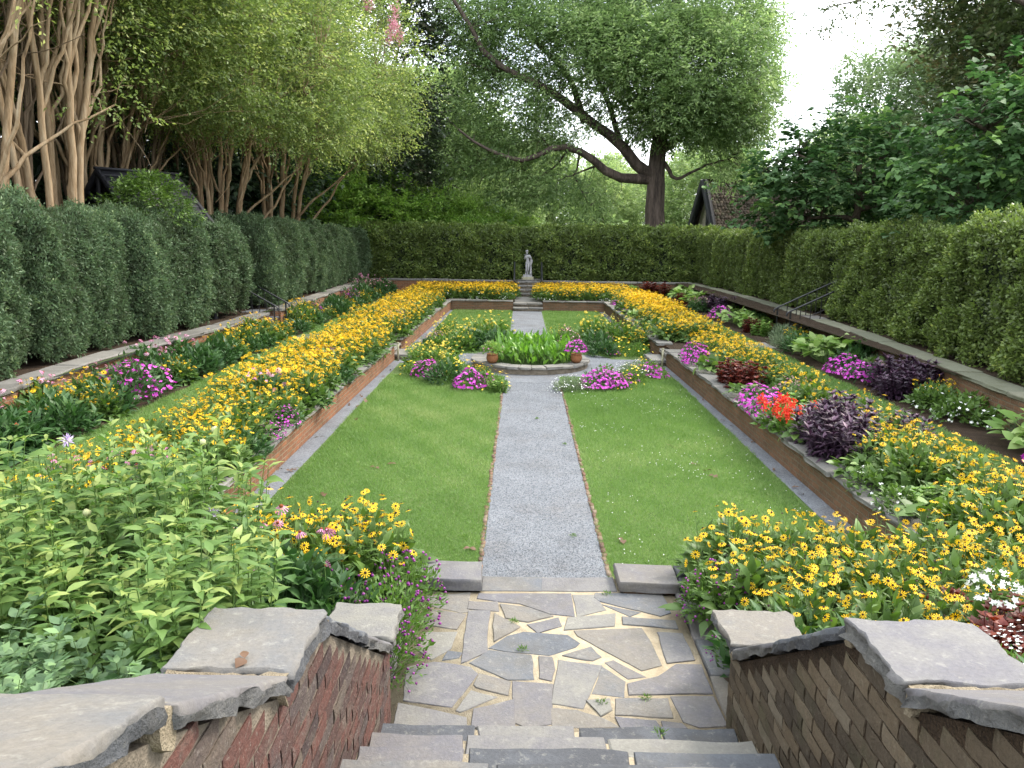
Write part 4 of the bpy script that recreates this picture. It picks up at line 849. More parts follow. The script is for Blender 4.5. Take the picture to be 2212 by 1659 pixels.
# ---- left back bed
lb = 'in the left back bed'
for k, x, y, l, s in (('greenf', -6.15, 8.6, 'dark green leafy plant nearest the foreground ' + lb, 1.05), ('monarda', -6.1, 9.2, 'small red bee balm among dark leaves ' + lb, 1), ('greenf', -6.5, 9.5, 'dark green leafy plant behind the red bee balm ' + lb, 1.05), ('conef', -7.0, 9.8, 'pale pink coneflowers at the left picture edge ' + lb, 1),
                      ('greenf', -6.3, 10.3, 'dark green leafy plant below the near yellow flowers ' + lb, 1.1), ('conef', -7.0, 11.0, 'pink coneflowers against the near brick wall ' + lb, 1), ('rud', -6.75, 10.7, 'first yellow black-eyed susan from the foreground ' + lb, 1), ('rud', -6.6, 11.5, 'second yellow black-eyed susan from the foreground, before the magenta phlox, ' + lb, 1),
                      ('greenf', -6.2, 11.4, 'dark green leafy plant just before the magenta phlox ' + lb, .95), ('dustyc', -6.9, 12.5, 'pale pink flower clump behind the magenta phlox ' + lb, .9), ('phlox', -6.3, 12.25, 'large bright magenta phlox at the edge of the grass strip ' + lb, 1.15), ('phlox', -6.2, 12.9, 'bright magenta phlox, the farther of a pair, ' + lb, 1.1), ('violetm', -6.8, 13.2, 'purple pink clump rising behind the magenta phlox ' + lb, 1.1),
                      ('conef', -7.0, 14.2, 'tall pale coneflowers leaning on the wall past the magenta phlox ' + lb, 1.15), ('greenf', -6.45, 14.0, 'dark green leafy plant just past the magenta phlox ' + lb, 1.1), ('conef', -6.8, 15.3, 'coneflowers between two dark leafy plants ' + lb, 1), ('greenf', -6.4, 15.0, 'dark green leafy plant below the coneflowers ' + lb, 1.1), ('greenf', -6.4, 16.2, 'dark green leafy plant before the sparse yellow flowers ' + lb, 1.15),
                      ('rud', -6.6, 16.9, 'sparse yellow black-eyed susan, third before the side steps, ' + lb, 1.1), ('rud', -6.6, 17.9, 'sparse yellow black-eyed susan, second before the side steps, ' + lb, 1.1), ('rud', -6.55, 19.0, 'sparse yellow black-eyed susan, last before the side steps, ' + lb, 1.15), ('rudfull', -6.35, 20.1, 'dense yellow clump at the foot of the left side railing', .85),
                      ('rud', -6.5, 22.6, 'yellow black-eyed susan just beyond the left side railing', 1.2), ('rud', -6.6, 23.7, 'yellow black-eyed susan second beyond the left side railing', 1.2), ('greenf', -6.1, 23.0, 'dark leafy plant beyond the left side railing', 1), ('violetm', -6.7, 25.2, 'faded purple pink clump beyond the left side railing', 1.1), ('greenf', -6.3, 26.3, 'dark leafy plant past the faded purple clump', 1.2), ('greenf', -6.7, 27.7, 'leafy green plant along the far left brick wall', 1.2),
                      ('violetm', -6.7, 30.3, 'bright purple clump near the far left corner of the garden', 1.3), ('greenf', -6.4, 31.8, 'dark leafy plant before the far left corner', 1.2), ('dustyc', -6.8, 33.0, 'dusty pink flower clump in the far left corner, nearer one', 1.2), ('dustyc', -6.0, 34.8, 'dusty pink flower clump in the far left corner, farther one', 1.2), ('conef', -6.9, 34.8, 'pale coneflowers against the wall in the far left corner', 1.3), ('greenf', -5.1, 35.8, 'dark leafy plant beside the yellow flowers of the far left corner', 1.3), ('monarda', -4.6, 36.2, 'dark red flowers before the back wall in the far left corner', 1.3)):
    plant(k, min(x - .3, -6.62), y, zb2, l, 'plant' if k == 'greenf' else 'flower', s=s * 1.04)
for i in range(30):
    y = 8.4 + i * .92
    if 11.6 < y < 13.6: continue
    plant('greenf' if i % 3 else 'rud', -6.5 + U(-.06, .06), y, zb2, 'leafy plant with scattered yellow flowers edging the grass strip, left back bed' if i % 3 == 0 else 'plain dark leafy plant edging the grass strip, left back bed', 'plant', 'leafy edging of the left back bed' + (', flowering' if i % 3 == 0 else ''), s=U(.62, .82))
for i in range(19):
    y = 15.9 + i * 1.05; plant(('hostag', 'greenf', 'fine', 'limecol')[i % 4], 7.25 + U(-.1, .1), y, zb2, ('broad leaved green plant', 'dark lance leaved plant', 'grey fine leaved plant', 'bright lime plant')[i % 4] + ' close under the mossy wall, right back bed', 'plant', ('hostas', 'dark plants', 'grey tufts', 'lime plants')[i % 4] + ' under the mossy right wall', s=U(.8, 1.05))
# ---- far bed
gF = 'yellow drift across the far end of the garden'
for side, xs in (('left', np.arange(-4.6, -.7, .62)), ('right', np.arange(.95, 4.4, .62))):
    for x in xs:
        for y in (33.5, 34.6, 35.7): plant('rudfar', x + U(-.15, .15), y + U(-.2, .2), zb2, 'yellow black-eyed susan clump in the far bed %s of the statue steps' % side, group=gF + ', ' + side, s=1.02)
    for i, x in enumerate(xs[::2]): plant('white', x, 33.15, zb2, 'small white flowers on the far bed edge, %s in the row %s of the steps' % (('nearest', 'second', 'third', 'farthest')[(len(xs[::2]) - 1 - i) if side == 'left' else i], side), s=1.05)
# ---- right front bed
rf = 'in the right front bed'
gR = 'long drift of black-eyed susans in the far right front bed'
y = 20.9
while y < 32.4:
    for x in (4.1, 4.5, 4.8): plant('rudfar' if y > 24 else 'rudfull', x + U(-.12, .12), y + U(-.2, .2), zb2, 'yellow black-eyed susan clump in the drift beyond the pond, right front bed', group=gR)
    y += .9
for i, y in enumerate((20.9, 22.2, 23.6, 25.2, 27, 29)): plant('hostag' if i != 3 else 'hosta', 3.72, y, zb2, 'low hosta on the right coping beyond the pond, %s from the wall gap' % ('first', 'second', 'third', 'fourth', 'fifth', 'last')[i], 'plant', s=1)
plant('tinymag', 3.6, 24.4, zb2, 'small magenta plant between hostas on the far right coping', s=1); plant('tinymag', 3.6, 31.2, zb2, 'small magenta plant at the far right corner of the low wall', s=1.3); plant('tinymag', 3.6, 28, zb2, 'small magenta plant on the far right coping, second from the corner', s=1)
gM = 'black-eyed susans between pond gap and purple plants, right front bed'
for x, y in ((4.25, 18.6), (4.7, 18.9), (4.7, 18.0), (4.2, 17.6), (4.6, 17.1), (4.25, 16.2), (4.65, 16.2), (4.3, 15.3), (4.7, 15.2), (4.6, 14.2), (4.7, 13.4), (4.5, 12.3)):
    plant('rudfull' if y > 15.5 else 'rud', x, y, zb2, 'yellow clump between the pond gap and the purple plants, right front bed', group=gM, s=.95)
for k, x, y, l, s, sg in (('magenta', 3.8, 17.5, 'bright magenta flower mound on the right coping at the pond gap', 1.2, None), ('magenta', 3.7, 16.8, 'bright magenta flower mound just nearer than the pond gap mound on the right coping', 1.05, None), ('hostag', 3.75, 15.9, 'green hosta between the magenta mound and red coleus ' + rf, .9, None),
                      ('coleus', 3.85, 14.7, 'dark red coleus beside the right coping, farther of two', 1.05, None), ('coleus', 3.95, 14.1, 'dark red coleus beside the right coping, nearer of two', 1.1, None), ('coleus', 4.75, 13.5, 'rusty red coleus at the grass strip ' + rf, .7, None), ('hostag', 3.75, 13.4, 'green hosta before the red coleus ' + rf, .8, None),
                      ('magenta', 3.75, 12.5, 'magenta flower mound on the right coping behind the red salvia, farther', 1.15, None), ('magenta', 3.7, 11.9, 'magenta flower mound on the right coping behind the red salvia, nearer', 1.05, None), ('dustyc', 4.4, 12.7, 'dusty pink flower clump beside the magenta mounds ' + rf, .8, None), ('limecol', 4.1, 11.8, 'lime green leafy plant behind the red salvia', .9, None),
                      ('salvia', 3.65, 11.25, 'bright red salvia on the right coping, left of its pair', 1.0, None), ('salvia', 3.7, 10.9, 'bright red salvia on the right coping, right of its pair', .9, None), ('salvia', 4.45, 11.6, 'orange red salvia behind the purple plants', .7, None), ('hostag', 3.75, 10.5, 'green hosta between red salvia and purple plants', .7, None),
                      ('shield', 3.95, 10.2, 'large dark purple leaved plant on the right coping, left one', 1.1, None), ('shield', 4.3, 10.55, 'large dark purple leaved plant in the middle of the right front bed', 1.2, None), ('shield', 3.95, 9.55, 'dark purple leaved plant nearest the foreground on the right coping', 1.05, None), ('shield', 4.95, 10.1, 'dark purple leaved plant beside the grass strip ' + rf, .9, None),
                      ('rud', 4.75, 10.9, 'yellow flowers growing through the purple plants, farther clump', 1.0, 'flower'), ('rud', 4.6, 9.9, 'yellow flowers growing through the purple plants, nearer clump', 1.0, 'flower'), ('hostag', 3.85, 8.8, 'green hosta on the right coping before the purple plants', .8, None),
                      ('white', 3.8, 8.35, 'white begonia on the right coping, farther of two', .85, None), ('white', 3.8, 7.7, 'white begonia on the right coping, nearer of two', .8, None), ('hostag', 3.9, 7.1, 'broad leaved green plant on the right coping near the foreground', 1, None), ('limecol', 4.1, 7.55, 'lime and dark leafy plant under the near right yellow flowers', .8, None), ('limecol', 5.0, 7.6, 'lime and dark leafy plant at the right picture edge', .9, None)):
    plant(k, x, y, zb2, l, 'plant' if k in ('hostag', 'shield', 'coleus', 'limecol') else 'flower', s=s, single=sg)
gN = 'black-eyed susans of the near right bed behind the white begonias'
for x, y in ((4.25, 9.0), (4.65, 9.1), (4.3, 8.4), (4.7, 8.5), (4.55, 7.8), (4.75, 7.2), (4.4, 7.0), (4.05, 6.6), (4.7, 6.4)):
    plant('rud', x, y, zb2, 'yellow black-eyed susan clump behind the white begonias in the near right bed', group=gN, single='flower', s=1.02)
# ---- right back bed
rb = 'in the right back bed'
for k, x, y, l, s in (('coleus', 5.6, 35.9, 'dark red coleus by the back wall, left one, far right corner', 1.5), ('coleus', 6.2, 35.6, 'dark red coleus by the back wall, right one, far right corner', 1.4), ('hosta', 4.8, 36.4, 'pale green leafy plant by the back wall left of the red coleus', 1.2), ('white', 6.8, 35.6, 'white flowered plant in the far right corner', 1.3), ('hosta', 7.3, 35.2, 'pale hosta in the far right corner, farther', 1.4), ('hosta', 6.9, 33.4, 'pale hosta in the far right corner, middle', 1.4), ('hosta', 7.0, 31.3, 'pale hosta in the far right corner, nearer', 1.4), ('coleus', 6.5, 32.4, 'red coleus between pale hostas ' + rb, 1),
                      ('dustyc', 6.3, 29.2, 'dusty pink clump before the far purple plants ' + rb, .9), ('shield', 6.8, 29.2, 'far dark purple leaved plant, left one, ' + rb, 1.2), ('shield', 7.1, 28.0, 'far dark purple leaved plant, right one, ' + rb, 1.25), ('magenta', 6.5, 26.5, 'magenta flower mound between far purple plants and pale hosta ' + rb, 1.3), ('hosta', 6.7, 25.2, 'pale hosta past the railing, farther, ' + rb, 1.2), ('hosta', 6.6, 24.3, 'pale hosta past the railing, nearer, ' + rb, 1.1), ('greenf', 7.2, 25.0, 'green leafy plant at the wall past the railing ' + rb, 1),
                      ('coleus', 6.5, 23.0, 'mixed red coleus just beyond the right railing', .95), ('limecol', 6.6, 22.3, 'lime coleus just beyond the right railing', .9), ('coleus', 6.9, 22.6, 'small dark coleus under the right railing', .7), ('fine', 6.8, 20.9, 'silvery fine leaved plant at the foot of the right railing', 1.3), ('fine', 6.4, 19.9, 'silvery fine leaved plant nearest the stone slab ' + rb, 1.0), ('rud', 7.0, 20.4, 'yellow flowers at the foot of the right railing', .9), ('greenf', 6.5, 18.9, 'dark green plant between silvery plant and big pale hosta ' + rb, .95),
                      ('hosta', 6.75, 18.2, 'big pale hosta short of the right railing, farther', 1.3), ('hosta', 6.6, 17.4, 'big pale hosta short of the right railing, nearer', 1.4), ('hosta', 7.1, 17.8, 'big pale hosta against the wall short of the right railing', 1.2), ('magenta', 6.4, 15.8, 'bright magenta mound before the big pale hosta, farther', 1.3), ('magenta', 6.45, 15.1, 'bright magenta mound before the big pale hosta, nearer', 1.2), ('dustyc', 6.9, 15.5, 'orange pink flowers beside the magenta mound ' + rb, .6), ('fine', 7.2, 16.2, 'grey fine leaved plant against the mossy wall ' + rb, 1.0),
                      ('shield', 6.7, 14.4, 'large dark purple leaved plant, farther one, right back bed middle', 1.25), ('shield', 6.9, 13.7, 'large dark purple leaved plant, nearer one, right back bed middle', 1.2), ('shield', 6.4, 13.6, 'dark purple leaved plant at the grass edge, right back bed middle', .9), ('rud', 6.75, 13.0, 'yellow flowers between purple plants and white impatiens', .8),
                      ('white', 6.6, 12.6, 'white impatiens, farthest of four ' + rb, 1.25), ('white', 6.85, 12.1, 'white impatiens against the wall, second of four ' + rb, 1.2), ('white', 6.5, 11.8, 'white impatiens at the soil edge, third of four ' + rb, 1.1), ('white', 6.9, 11.4, 'white impatiens nearest the foreground ' + rb, 1), ('fine', 7.0, 10.9, 'grey fine leaved plant beside the nearest white impatiens', .8), ('hosta', 6.75, 10.3, 'bright lime hosta at the right picture edge, farther', 1.2), ('hosta', 6.6, 9.9, 'bright lime hosta at the right picture edge, nearer', .9), ('magenta', 6.15, 9.3, 'magenta flower mound at the right picture edge', 1.2), ('magenta', 6.5, 8.9, 'magenta flower mound cut by the right picture edge', 1.2)):
    plant(k, max(x + .15, 6.5) if y < 30 else x, y, zb2, l, 'plant' if k in ('hosta', 'hostag', 'shield', 'coleus', 'limecol', 'greenf', 'fine') else 'flower', s=s)
# ---- ring of beds round the pond
rg = 'in the bed %s of the pond'
for k, x, y, l, s in (('magenta', -2.3, 16.95, 'magenta flower mound, left of two before the pond on the left', 1.0), ('magenta', -1.27, 15.75, 'magenta flower mound nearest the path, left of the path', .95), ('tinymag', -.95, 16.0, 'small pink plant beside the magenta mound left of the path', 1.1), ('airy', -.75, 15.7, 'feathery green plant at the left path edge before the pond', .8), ('limecol', -.68, 15.45, 'bright lime plant at the left path edge before the pond', .55), ('greenf', -1.85, 16.4, 'green leafy plant between the two magenta mounds on the left', .75), ('airy', -2.55, 17.2, 'feathery green plant at the lawn edge left of the pond', .9),
                      ('cosmos', -2.6, 18.0, 'yellow cosmos clump, nearest the left wall before the pond', .85), ('cosmos', -1.85, 17.3, 'yellow cosmos clump left of the pond, nearest the pond rim', .8), ('cosmos', -2.15, 17.9, 'yellow cosmos clump left of the pond, middle of the near group', .8), ('airy', -1.5, 16.8, 'feathery plant with yellow dots left of the pond', .9), ('rud', -1.1, 16.75, 'bright yellow flowers at the front left of the pond rim', .55),
                      ('cosmos', -2.3, 20.4, 'yellow cosmos clump beyond the left gravel arm, nearest the wall', .9), ('dustyc', -2.6, 20.9, 'pink flower clump beyond the left gravel arm', .7), ('cosmos', -1.9, 21.0, 'yellow cosmos clump beyond the left gravel arm, middle', .95), ('cosmos', -2.3, 22.3, 'yellow cosmos clump at the back of the bed behind the pond on the left', 1.0), ('greenf', -1.6, 21.6, 'dark leafy plant behind the pond on the left', .95), ('cosmos', -1.5, 22.6, 'yellow cosmos behind the dark leafy plant left of the far path', .9), ('cosmos', -.95, 22.0, 'tall yellow cosmos at the left edge of the far path', 1.15), ('greenf', -1.0, 21.4, 'rounded green bush behind the pond left of the far path', 1.0), ('airy', -2.9, 19.9, 'feathery green plant at the wall end left of the pond', .9),
                      ('cosmos', 1.0, 22.3, 'small yellow cosmos at the right edge of the far path', .75), ('cosmos', 1.9, 22.6, 'tall yellow cosmos behind the pond on the right, left of three', 1.1), ('cosmos', 2.5, 22.4, 'tall yellow cosmos behind the pond on the right, middle of three', 1.1), ('cosmos', 3.0, 21.9, 'tall yellow cosmos behind the pond on the right, right of three', 1.05), ('greenf', 1.9, 21.3, 'dark leafy plant behind the pond on the right', .95), ('dustyc', 2.1, 21.6, 'brownish pink flowers amid green behind the pond on the right', .65), ('airy', 2.5, 20.9, 'feathery green plant beyond the right gravel arm', 1.0), ('tinymag', 2.3, 20.6, 'small magenta plant beyond the right gravel arm', .9), ('greenf', 2.0, 20.5, 'low dark leafy plant edging the right gravel arm', .7), ('airy', 2.9, 20.4, 'feathery plant with yellow dots near the right wall gap', 1.0), ('rud', 3.05, 21.6, 'bright yellow clump touching the right low wall behind the pond', .8),
                      ('silver', .82, 15.75, 'silvery plant with tiny white flowers at the right path edge before the pond', 1.0), ('magenta', 1.4, 15.95, 'wide magenta flower mound right of the path, left of two', 1.05), ('magenta', 1.75, 16.0, 'wide magenta flower mound right of the path, right of two', .9), ('tinymag', 1.7, 17.0, 'pink plant behind the wide magenta mounds', 1.2), ('tinymag', 2.15, 16.6, 'small magenta plant with big leaves right of the path', 1.1), ('airy', 2.3, 16.8, 'feathery green plant right of the magenta mounds', .8), ('airy', 1.95, 16.1, 'feathery green plant at the lawn edge right of the path', .6), ('silver', 2.4, 17.5, 'silvery plant before the right wall gap', 1.2), ('tinymag', 2.75, 17.5, 'magenta plant before the right wall gap, nearer', 1.3), ('tinymag', 2.95, 17.3, 'magenta plant before the right wall gap, at the wall', 1.1), ('airy', 2.75, 18.2, 'feathery green plant beside the right wall gap', .7)):
    plant(k, x, y, 0.01, l, 'flower', s=s * 1.2)
i = 0
for x in (-.55, -.15, .3, .65):
    for y in (-.62, -.25, .2, .62):
        if x * x + y * y < .85: plant('pond', PX + x + U(-.08, .08), PY + y, .08, 'clump of upright pointed pickerel leaves crowding the round pond', 'water plant', 'pickerel plants in the pond', s=1.0, sz=.95 + .2 * (y > 0))
plant('potlime', POTS[0][0], POTS[0][1], POTS[0][2], 'lime leaved plant with a few pink flowers in the near left pot', 'flower'); plant('potmag', POTS[1][0], POTS[1][1], POTS[1][2], 'magenta flowers overflowing the near right pot', 'flower', s=1.05)
plant('greenf', POTS[2][0], POTS[2][1], POTS[2][2], 'green foliage overhanging the far left pot', 'plant', s=.55); plant('potdusty', POTS[3][0], POTS[3][1], POTS[3][2], 'rounded dusty pink plant in the far right pot', 'flower', s=1.1)
# ---- foreground right bed
gA = 'foreground black-eyed susans right of the landing'
for x, y in ((1.55, 5.95), (2.0, 5.95), (2.5, 5.9), (3.0, 5.85), (3.5, 5.8), (3.95, 5.6), (1.5, 5.35), (1.95, 5.3), (2.45, 5.3), (2.95, 5.25), (3.45, 5.2), (3.9, 5.0), (1.75, 4.75), (2.25, 4.7), (2.75, 4.7), (3.3, 4.6)):
    plant('rud', x + U(-.06, .06), y + U(-.06, .06), .41, 'yellow black-eyed susan clump in the dense foreground group right of the landing', group=gA, single='cone', s=.98)
for x, y, s in ((1.45, 4.5, .8), (1.95, 4.35, .8), (2.5, 4.35, .8)): plant('greenf', x, y, .45, 'broad leaved green plant behind the right cheek wall below the yellow flowers', 'plant', 'green plants behind the right cheek wall', s=s)
plant('coleus', 2.78, 4.85, .42, 'red coleus beneath yellow flowers at the far right foreground, farther of three', 'plant', s=.9); plant('coleus', 2.65, 4.2, .6, 'red coleus behind the right cheek wall, nearest the coping', 'plant', s=.9); plant('coleus', 3.1, 4.4, .6, 'red coleus under the white phlox at the right picture edge', 'plant', s=1)
t = plant('whitephlox', 2.74, 4.45, 1.02, 'single white phlox head at the right picture edge', s=1.3); mb = MB(); tube(mb, [(0, 0, .05), (.03, .02, -.2), (.05, 0, -.5)], [.005, .006, .007], 5); part('stem', mb.mesh('stem', M['stem']), t)
plant('diamond', 2.35, 3.6, .78, 'airy plant with tiny white flowers behind the right cheek wall, left one', s=1); plant('diamond', 2.75, 3.75, .78, 'airy plant with tiny white flowers behind the right cheek wall, right one', s=1.1)
plant('greenf', 2.2, 3.1, .95, 'green leafy plant against the right cheek wall near the picture edge', 'plant', s=.8)
plant('tinymag', 3.75, 5.3, .75, 'small magenta flowers amid yellow at the right picture edge', s=1)
plant('gomph', 1.28, 5.35, .4, 'purple globe amaranth straggling over the right edge of the landing, farther', s=.8); plant('gomph', 1.28, 4.75, .4, 'purple globe amaranth straggling over the right edge of the landing, nearer', s=.62)
# ---- foreground left bed
gB = 'foreground black-eyed susans left of the landing'
for x, y in ((-1.5, 6.0), (-1.9, 6.0), (-2.3, 5.95), (-2.7, 5.8), (-1.45, 5.6), (-1.85, 5.6), (-2.25, 5.45), (-2.65, 5.35)):
    plant('rud', x, y, .41, 'yellow black-eyed susan clump in the foreground group left of the landing', group=gB, single='cone', s=1.0)
plant('conefew', -1.78, 4.95, .45, 'pink coneflowers with rusty cones before the foreground yellow group', single='pink', s=.98)
plant('greenf', -1.6, 4.85, .42, 'dark leafy plant under the foreground coneflowers', 'plant', s=.95)
for x, y, s, l in ((-1.08, 5.4, 1.0, 'farthest of four'), (-1.12, 4.9, 1.0, 'second of four'), (-1.08, 4.55, .8, 'nearest of four'), (-1.5, 5.0, .9, 'third of four, behind the others')):
    plant('gomph', x, y, .38, 'purple globe amaranth over the left edge of the landing, ' + l, s=s)
zbank = lambda y: float(np.interp(y, [1.5, 4.3, 4.31], [1.55, .55, .42]))
gC = 'tall lime green bee balm left of the stairs'
bal = [(-1.6, 3.05), (-1.95, 3.0), (-2.25, 3.2), (-1.85, 3.55), (-2.05, 3.6), (-2.5, 3.6), (-2.95, 3.5), (-2.0, 4.05), (-2.35, 4.15), (-2.65, 4.15), (-3.1, 4.1), (-3.5, 4.2), (-1.55, 2.75), (-2.45, 3.0), (-2.85, 3.0), (-3.25, 3.7)]
for x, y in bal:
    plant('balm', x, y, zbank(y), 'tall lime green bee balm plant in the mass left of the stairs', 'plant', gC, s=U(.92, 1.05), sz=(1.27 if y > 3.9 else 1.16 if y > 3.4 else .86))
def sprig(x, y, z0, z1, label, head):
    t = thing('bee_balm_sprig', label, 'flower', (x, y, z0)); h = z1 - z0; ms = MB(); P = [(0, 0, 0), (.015, 0, h * .5), (.05, 0, h)]
    tube(ms, P, [.005, .004, .003], 5, v=.6); mb = MB()
    for q in np.linspace(.5, .95, 6):
        for sgn in (0, math.pi):
            a = q * 9 + sgn; o = np.array([.05 * q * q, 0, h * q]); D = [math.cos(a), math.sin(a), .3]; inst(mb, L9, [o], [D], [Z3], .1 * (1.2 - q * .5), .036 * (1.2 - q * .5), .8)
    part('stem', ms.mesh('stem', M['stem']), t); part('leaf', mb.mesh('leaf', lf['lemon']), t); hb = MB()
    if head == 'seed':
        for _ in range(5): flat(hb, OCT, [(.05, 0, h)], nrm(rng.normal(size=(1, 3))), .022, .5)
        part('seed_head', hb.mesh('seed_head', M['seed'], True), t)
    else:
        n = 26; inst(hb, L4, np.tile([.05, 0, h], (n, 1)), nrm(rng.normal(size=(n, 3)) + [0, 0, .3]), nrm(rng.normal(size=(n, 3))), .045, .01, rng.uniform(size=n)); part('bloom', hb.mesh('bloom', PET['lilac']), t)
sprig(-1.93, 4.05, 1.2, 2.13, 'tall bee balm sprig with the highest round seed head', 'seed'); sprig(-1.98, 4.0, 1.2, 2.07, 'bee balm sprig with a round seed head just below the highest', 'seed'); sprig(-2.2, 4.0, 1.2, 2.05, 'bee balm sprig with a round seed head left of the tallest sprigs', 'seed')
sprig(-1.83, 3.7, 1.2, 1.78, 'bee balm sprig with a ragged lilac flower near the left wall end', 'lilac'); sprig(-2.78, 4.1, 1.2, 2.04, 'bee balm sprig with a pale lilac flower above the lime mass', 'lilac'); sprig(-3.3, 4.2, 1.2, 2.06, 'bee balm sprig with a seed head near the left picture edge', 'seed'); sprig(-2.35, 3.5, 1.2, 1.85, 'bee balm sprig with a small seed head in the middle of the lime mass', 'seed')
gD = 'blue green false indigo behind the left cheek wall'
for x, y, s in ((-1.55, 2.35, .75), (-1.9, 2.3, .85), (-2.2, 2.5, .95), (-1.75, 2.0, .7), (-2.05, 1.95, .75), (-1.6, 1.85, .55), (-2.45, 2.2, .9), (-1.45, 2.6, .6)):
    plant('bapt', x, y, zbank(y) + .3, 'blue green round leaved false indigo behind the left cheek wall coping', 'plant', gD, s=s)
# ------------------------------------------------------------------ hedges
def hedge_mesh(nm, n, w, d, h, seed, leaf, L, W, lump=.1, pw=4.0, f=2.2, taper=.0):
    """a clipped shrub: super-ellipsoid shell of leaf sprays round a dark inner hull"""
    global rng
    nl = 11; n = n // nl
    # even-ish area sampling on the box-like shell
    k = rng.uniform(size=n); face = rng.choice(5, n, p=[.26, .26, .14, .14, .2]); a = rng.uniform(-1, 1, (n, 2)); q = np.zeros((n, 3))
    for i, (ax, sg) in enumerate(((0, 1), (0, -1), (1, 1), (1, -1), (2, 1))):
        mk_ = face == i; o = [j for j in range(3) if j != ax]; q[mk_, ax] = sg; q[mk_, o[0]] = a[mk_, 0]; q[mk_, o[1]] = a[mk_, 1]
    den = (np.abs(q) ** pw).sum(1) ** (1 / pw); q = q / den[:, None]
    nn = nrm(np.sign(q) * np.abs(q) ** (pw - 1) / [w, d, h])
    p = q * [w / 2, d / 2, h / 2]; tp = 1 - taper * np.clip(q[:, 2:3], 0, 1); p[:, :2] *= tp; p[:, 2] += h / 2
    amp = lump * wob(p * [1, 1, .55], seed, f) + lump * .55 * wob(p, seed + 1, f * 2.9) + lump * .4 * wob(p, seed + 4, f * 5.5)
    p += nn * amp[:, None] + nn * (rng.normal(size=n) * .035 - .015)[:, None]
    hol = wob(p, seed + 2, f * 2.2); keep = hol > -.62; p, nn, amp = p[keep], nn[keep], amp[keep]; n = len(p)
    k = np.repeat(np.arange(n), nl); A = nrm(nn * .8 + Z3 * .45 + rng.normal(size=(n, 3)) * .45); tt = np.tile(np.linspace(0, 1, nl), n)
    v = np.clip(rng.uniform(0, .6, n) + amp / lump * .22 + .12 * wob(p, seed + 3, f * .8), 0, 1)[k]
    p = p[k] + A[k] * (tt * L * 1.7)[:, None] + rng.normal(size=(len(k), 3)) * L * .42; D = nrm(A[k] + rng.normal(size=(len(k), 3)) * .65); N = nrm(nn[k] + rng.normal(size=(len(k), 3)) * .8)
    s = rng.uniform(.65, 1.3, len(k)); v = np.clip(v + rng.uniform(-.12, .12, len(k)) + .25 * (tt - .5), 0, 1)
    mb = MB(); inst(mb, L4, p, D, N, L * s, W * s, v); me = mb.mesh(nm + '_foliage', lf[leaf])
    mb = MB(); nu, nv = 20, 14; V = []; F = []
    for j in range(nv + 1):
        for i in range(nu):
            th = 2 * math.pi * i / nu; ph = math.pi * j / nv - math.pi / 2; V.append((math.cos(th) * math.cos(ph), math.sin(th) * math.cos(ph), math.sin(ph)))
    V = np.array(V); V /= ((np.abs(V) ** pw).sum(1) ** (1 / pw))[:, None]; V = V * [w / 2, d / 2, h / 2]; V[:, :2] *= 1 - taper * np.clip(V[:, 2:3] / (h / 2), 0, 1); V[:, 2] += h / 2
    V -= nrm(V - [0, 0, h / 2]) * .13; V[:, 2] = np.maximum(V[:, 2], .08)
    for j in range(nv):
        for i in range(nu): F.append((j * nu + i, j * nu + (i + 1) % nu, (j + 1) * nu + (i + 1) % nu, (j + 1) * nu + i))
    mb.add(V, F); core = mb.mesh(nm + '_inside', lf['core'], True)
    mb = MB()
    for k in range(5):
        x, y = rng.uniform(-.25, .25) * w, rng.uniform(-.3, .3) * d; tube(mb, [(x, y, -.05), (x * 1.2, y * 1.2, .5), (x * 1.5, y * 1.4, h * .8)], [.03, .025, .01], 5)
    return me, core, mb.mesh(nm + '_stem', M['darkbark'])
def shrub(name, label, x, y, z, ms, group, rz=0, sc=(1, 1, 1)):
    t = thing(name, label, 'hedge', (x, y, z), rz, group); t.scale = sc
    part('foliage', ms[0], t); part('twigs', ms[1], t); part('stem', ms[2], t); return t  # twigs here is an added dark hull that blocks the view through
HY = [hedge_mesh('hedge', 100000, 1.65, 2.05, 2.42, 10 + i, 'yew', .066, .025, lump=.21, pw=4.5, taper=.05) for i in range(3)]
HB = [hedge_mesh('hedge', 76000, 1.9, 2.35, 2.3, 30 + i, 'box', .066, .036, lump=.19, pw=8) for i in range(2)]
HF = [hedge_mesh('hedge', 42000, 2.25, 1.8, 2.3, 50 + i, 'box', .11, .056, lump=.22, pw=8) for i in range(2)]
ORD = ['nearest the foreground', 'second from the foreground', 'third from the foreground', 'fourth from the foreground', 'fifth from the foreground', 'sixth from the foreground', 'last before the side steps']
edges = [8.3, 10.2, 12.0, 13.5, 15.0, 16.6, 18.5, 20.9]
def sx_at(P, y): P = np.array(P); return float(np.interp(y, P[:, 1], P[:, 0]))
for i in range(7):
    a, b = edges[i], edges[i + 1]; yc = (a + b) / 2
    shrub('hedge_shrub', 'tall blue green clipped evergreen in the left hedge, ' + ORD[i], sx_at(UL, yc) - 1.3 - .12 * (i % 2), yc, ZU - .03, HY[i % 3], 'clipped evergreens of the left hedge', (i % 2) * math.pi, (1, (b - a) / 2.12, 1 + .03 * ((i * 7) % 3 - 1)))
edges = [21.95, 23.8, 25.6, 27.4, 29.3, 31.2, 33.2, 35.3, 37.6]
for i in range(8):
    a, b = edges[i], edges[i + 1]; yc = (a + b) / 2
    shrub('hedge_shrub', 'blue green clipped evergreen of the left hedge past the side steps, number %s' % ('one', 'two', 'three', 'four', 'five', 'six', 'seven', 'eight')[i], sx_at(UL2, yc) - 1.25, yc, ZU - .03, HY[(i + 1) % 3], 'clipped evergreens of the left hedge', (i % 2) * math.pi, (1, (b - a) / 1.93, 1 - .012 * i))
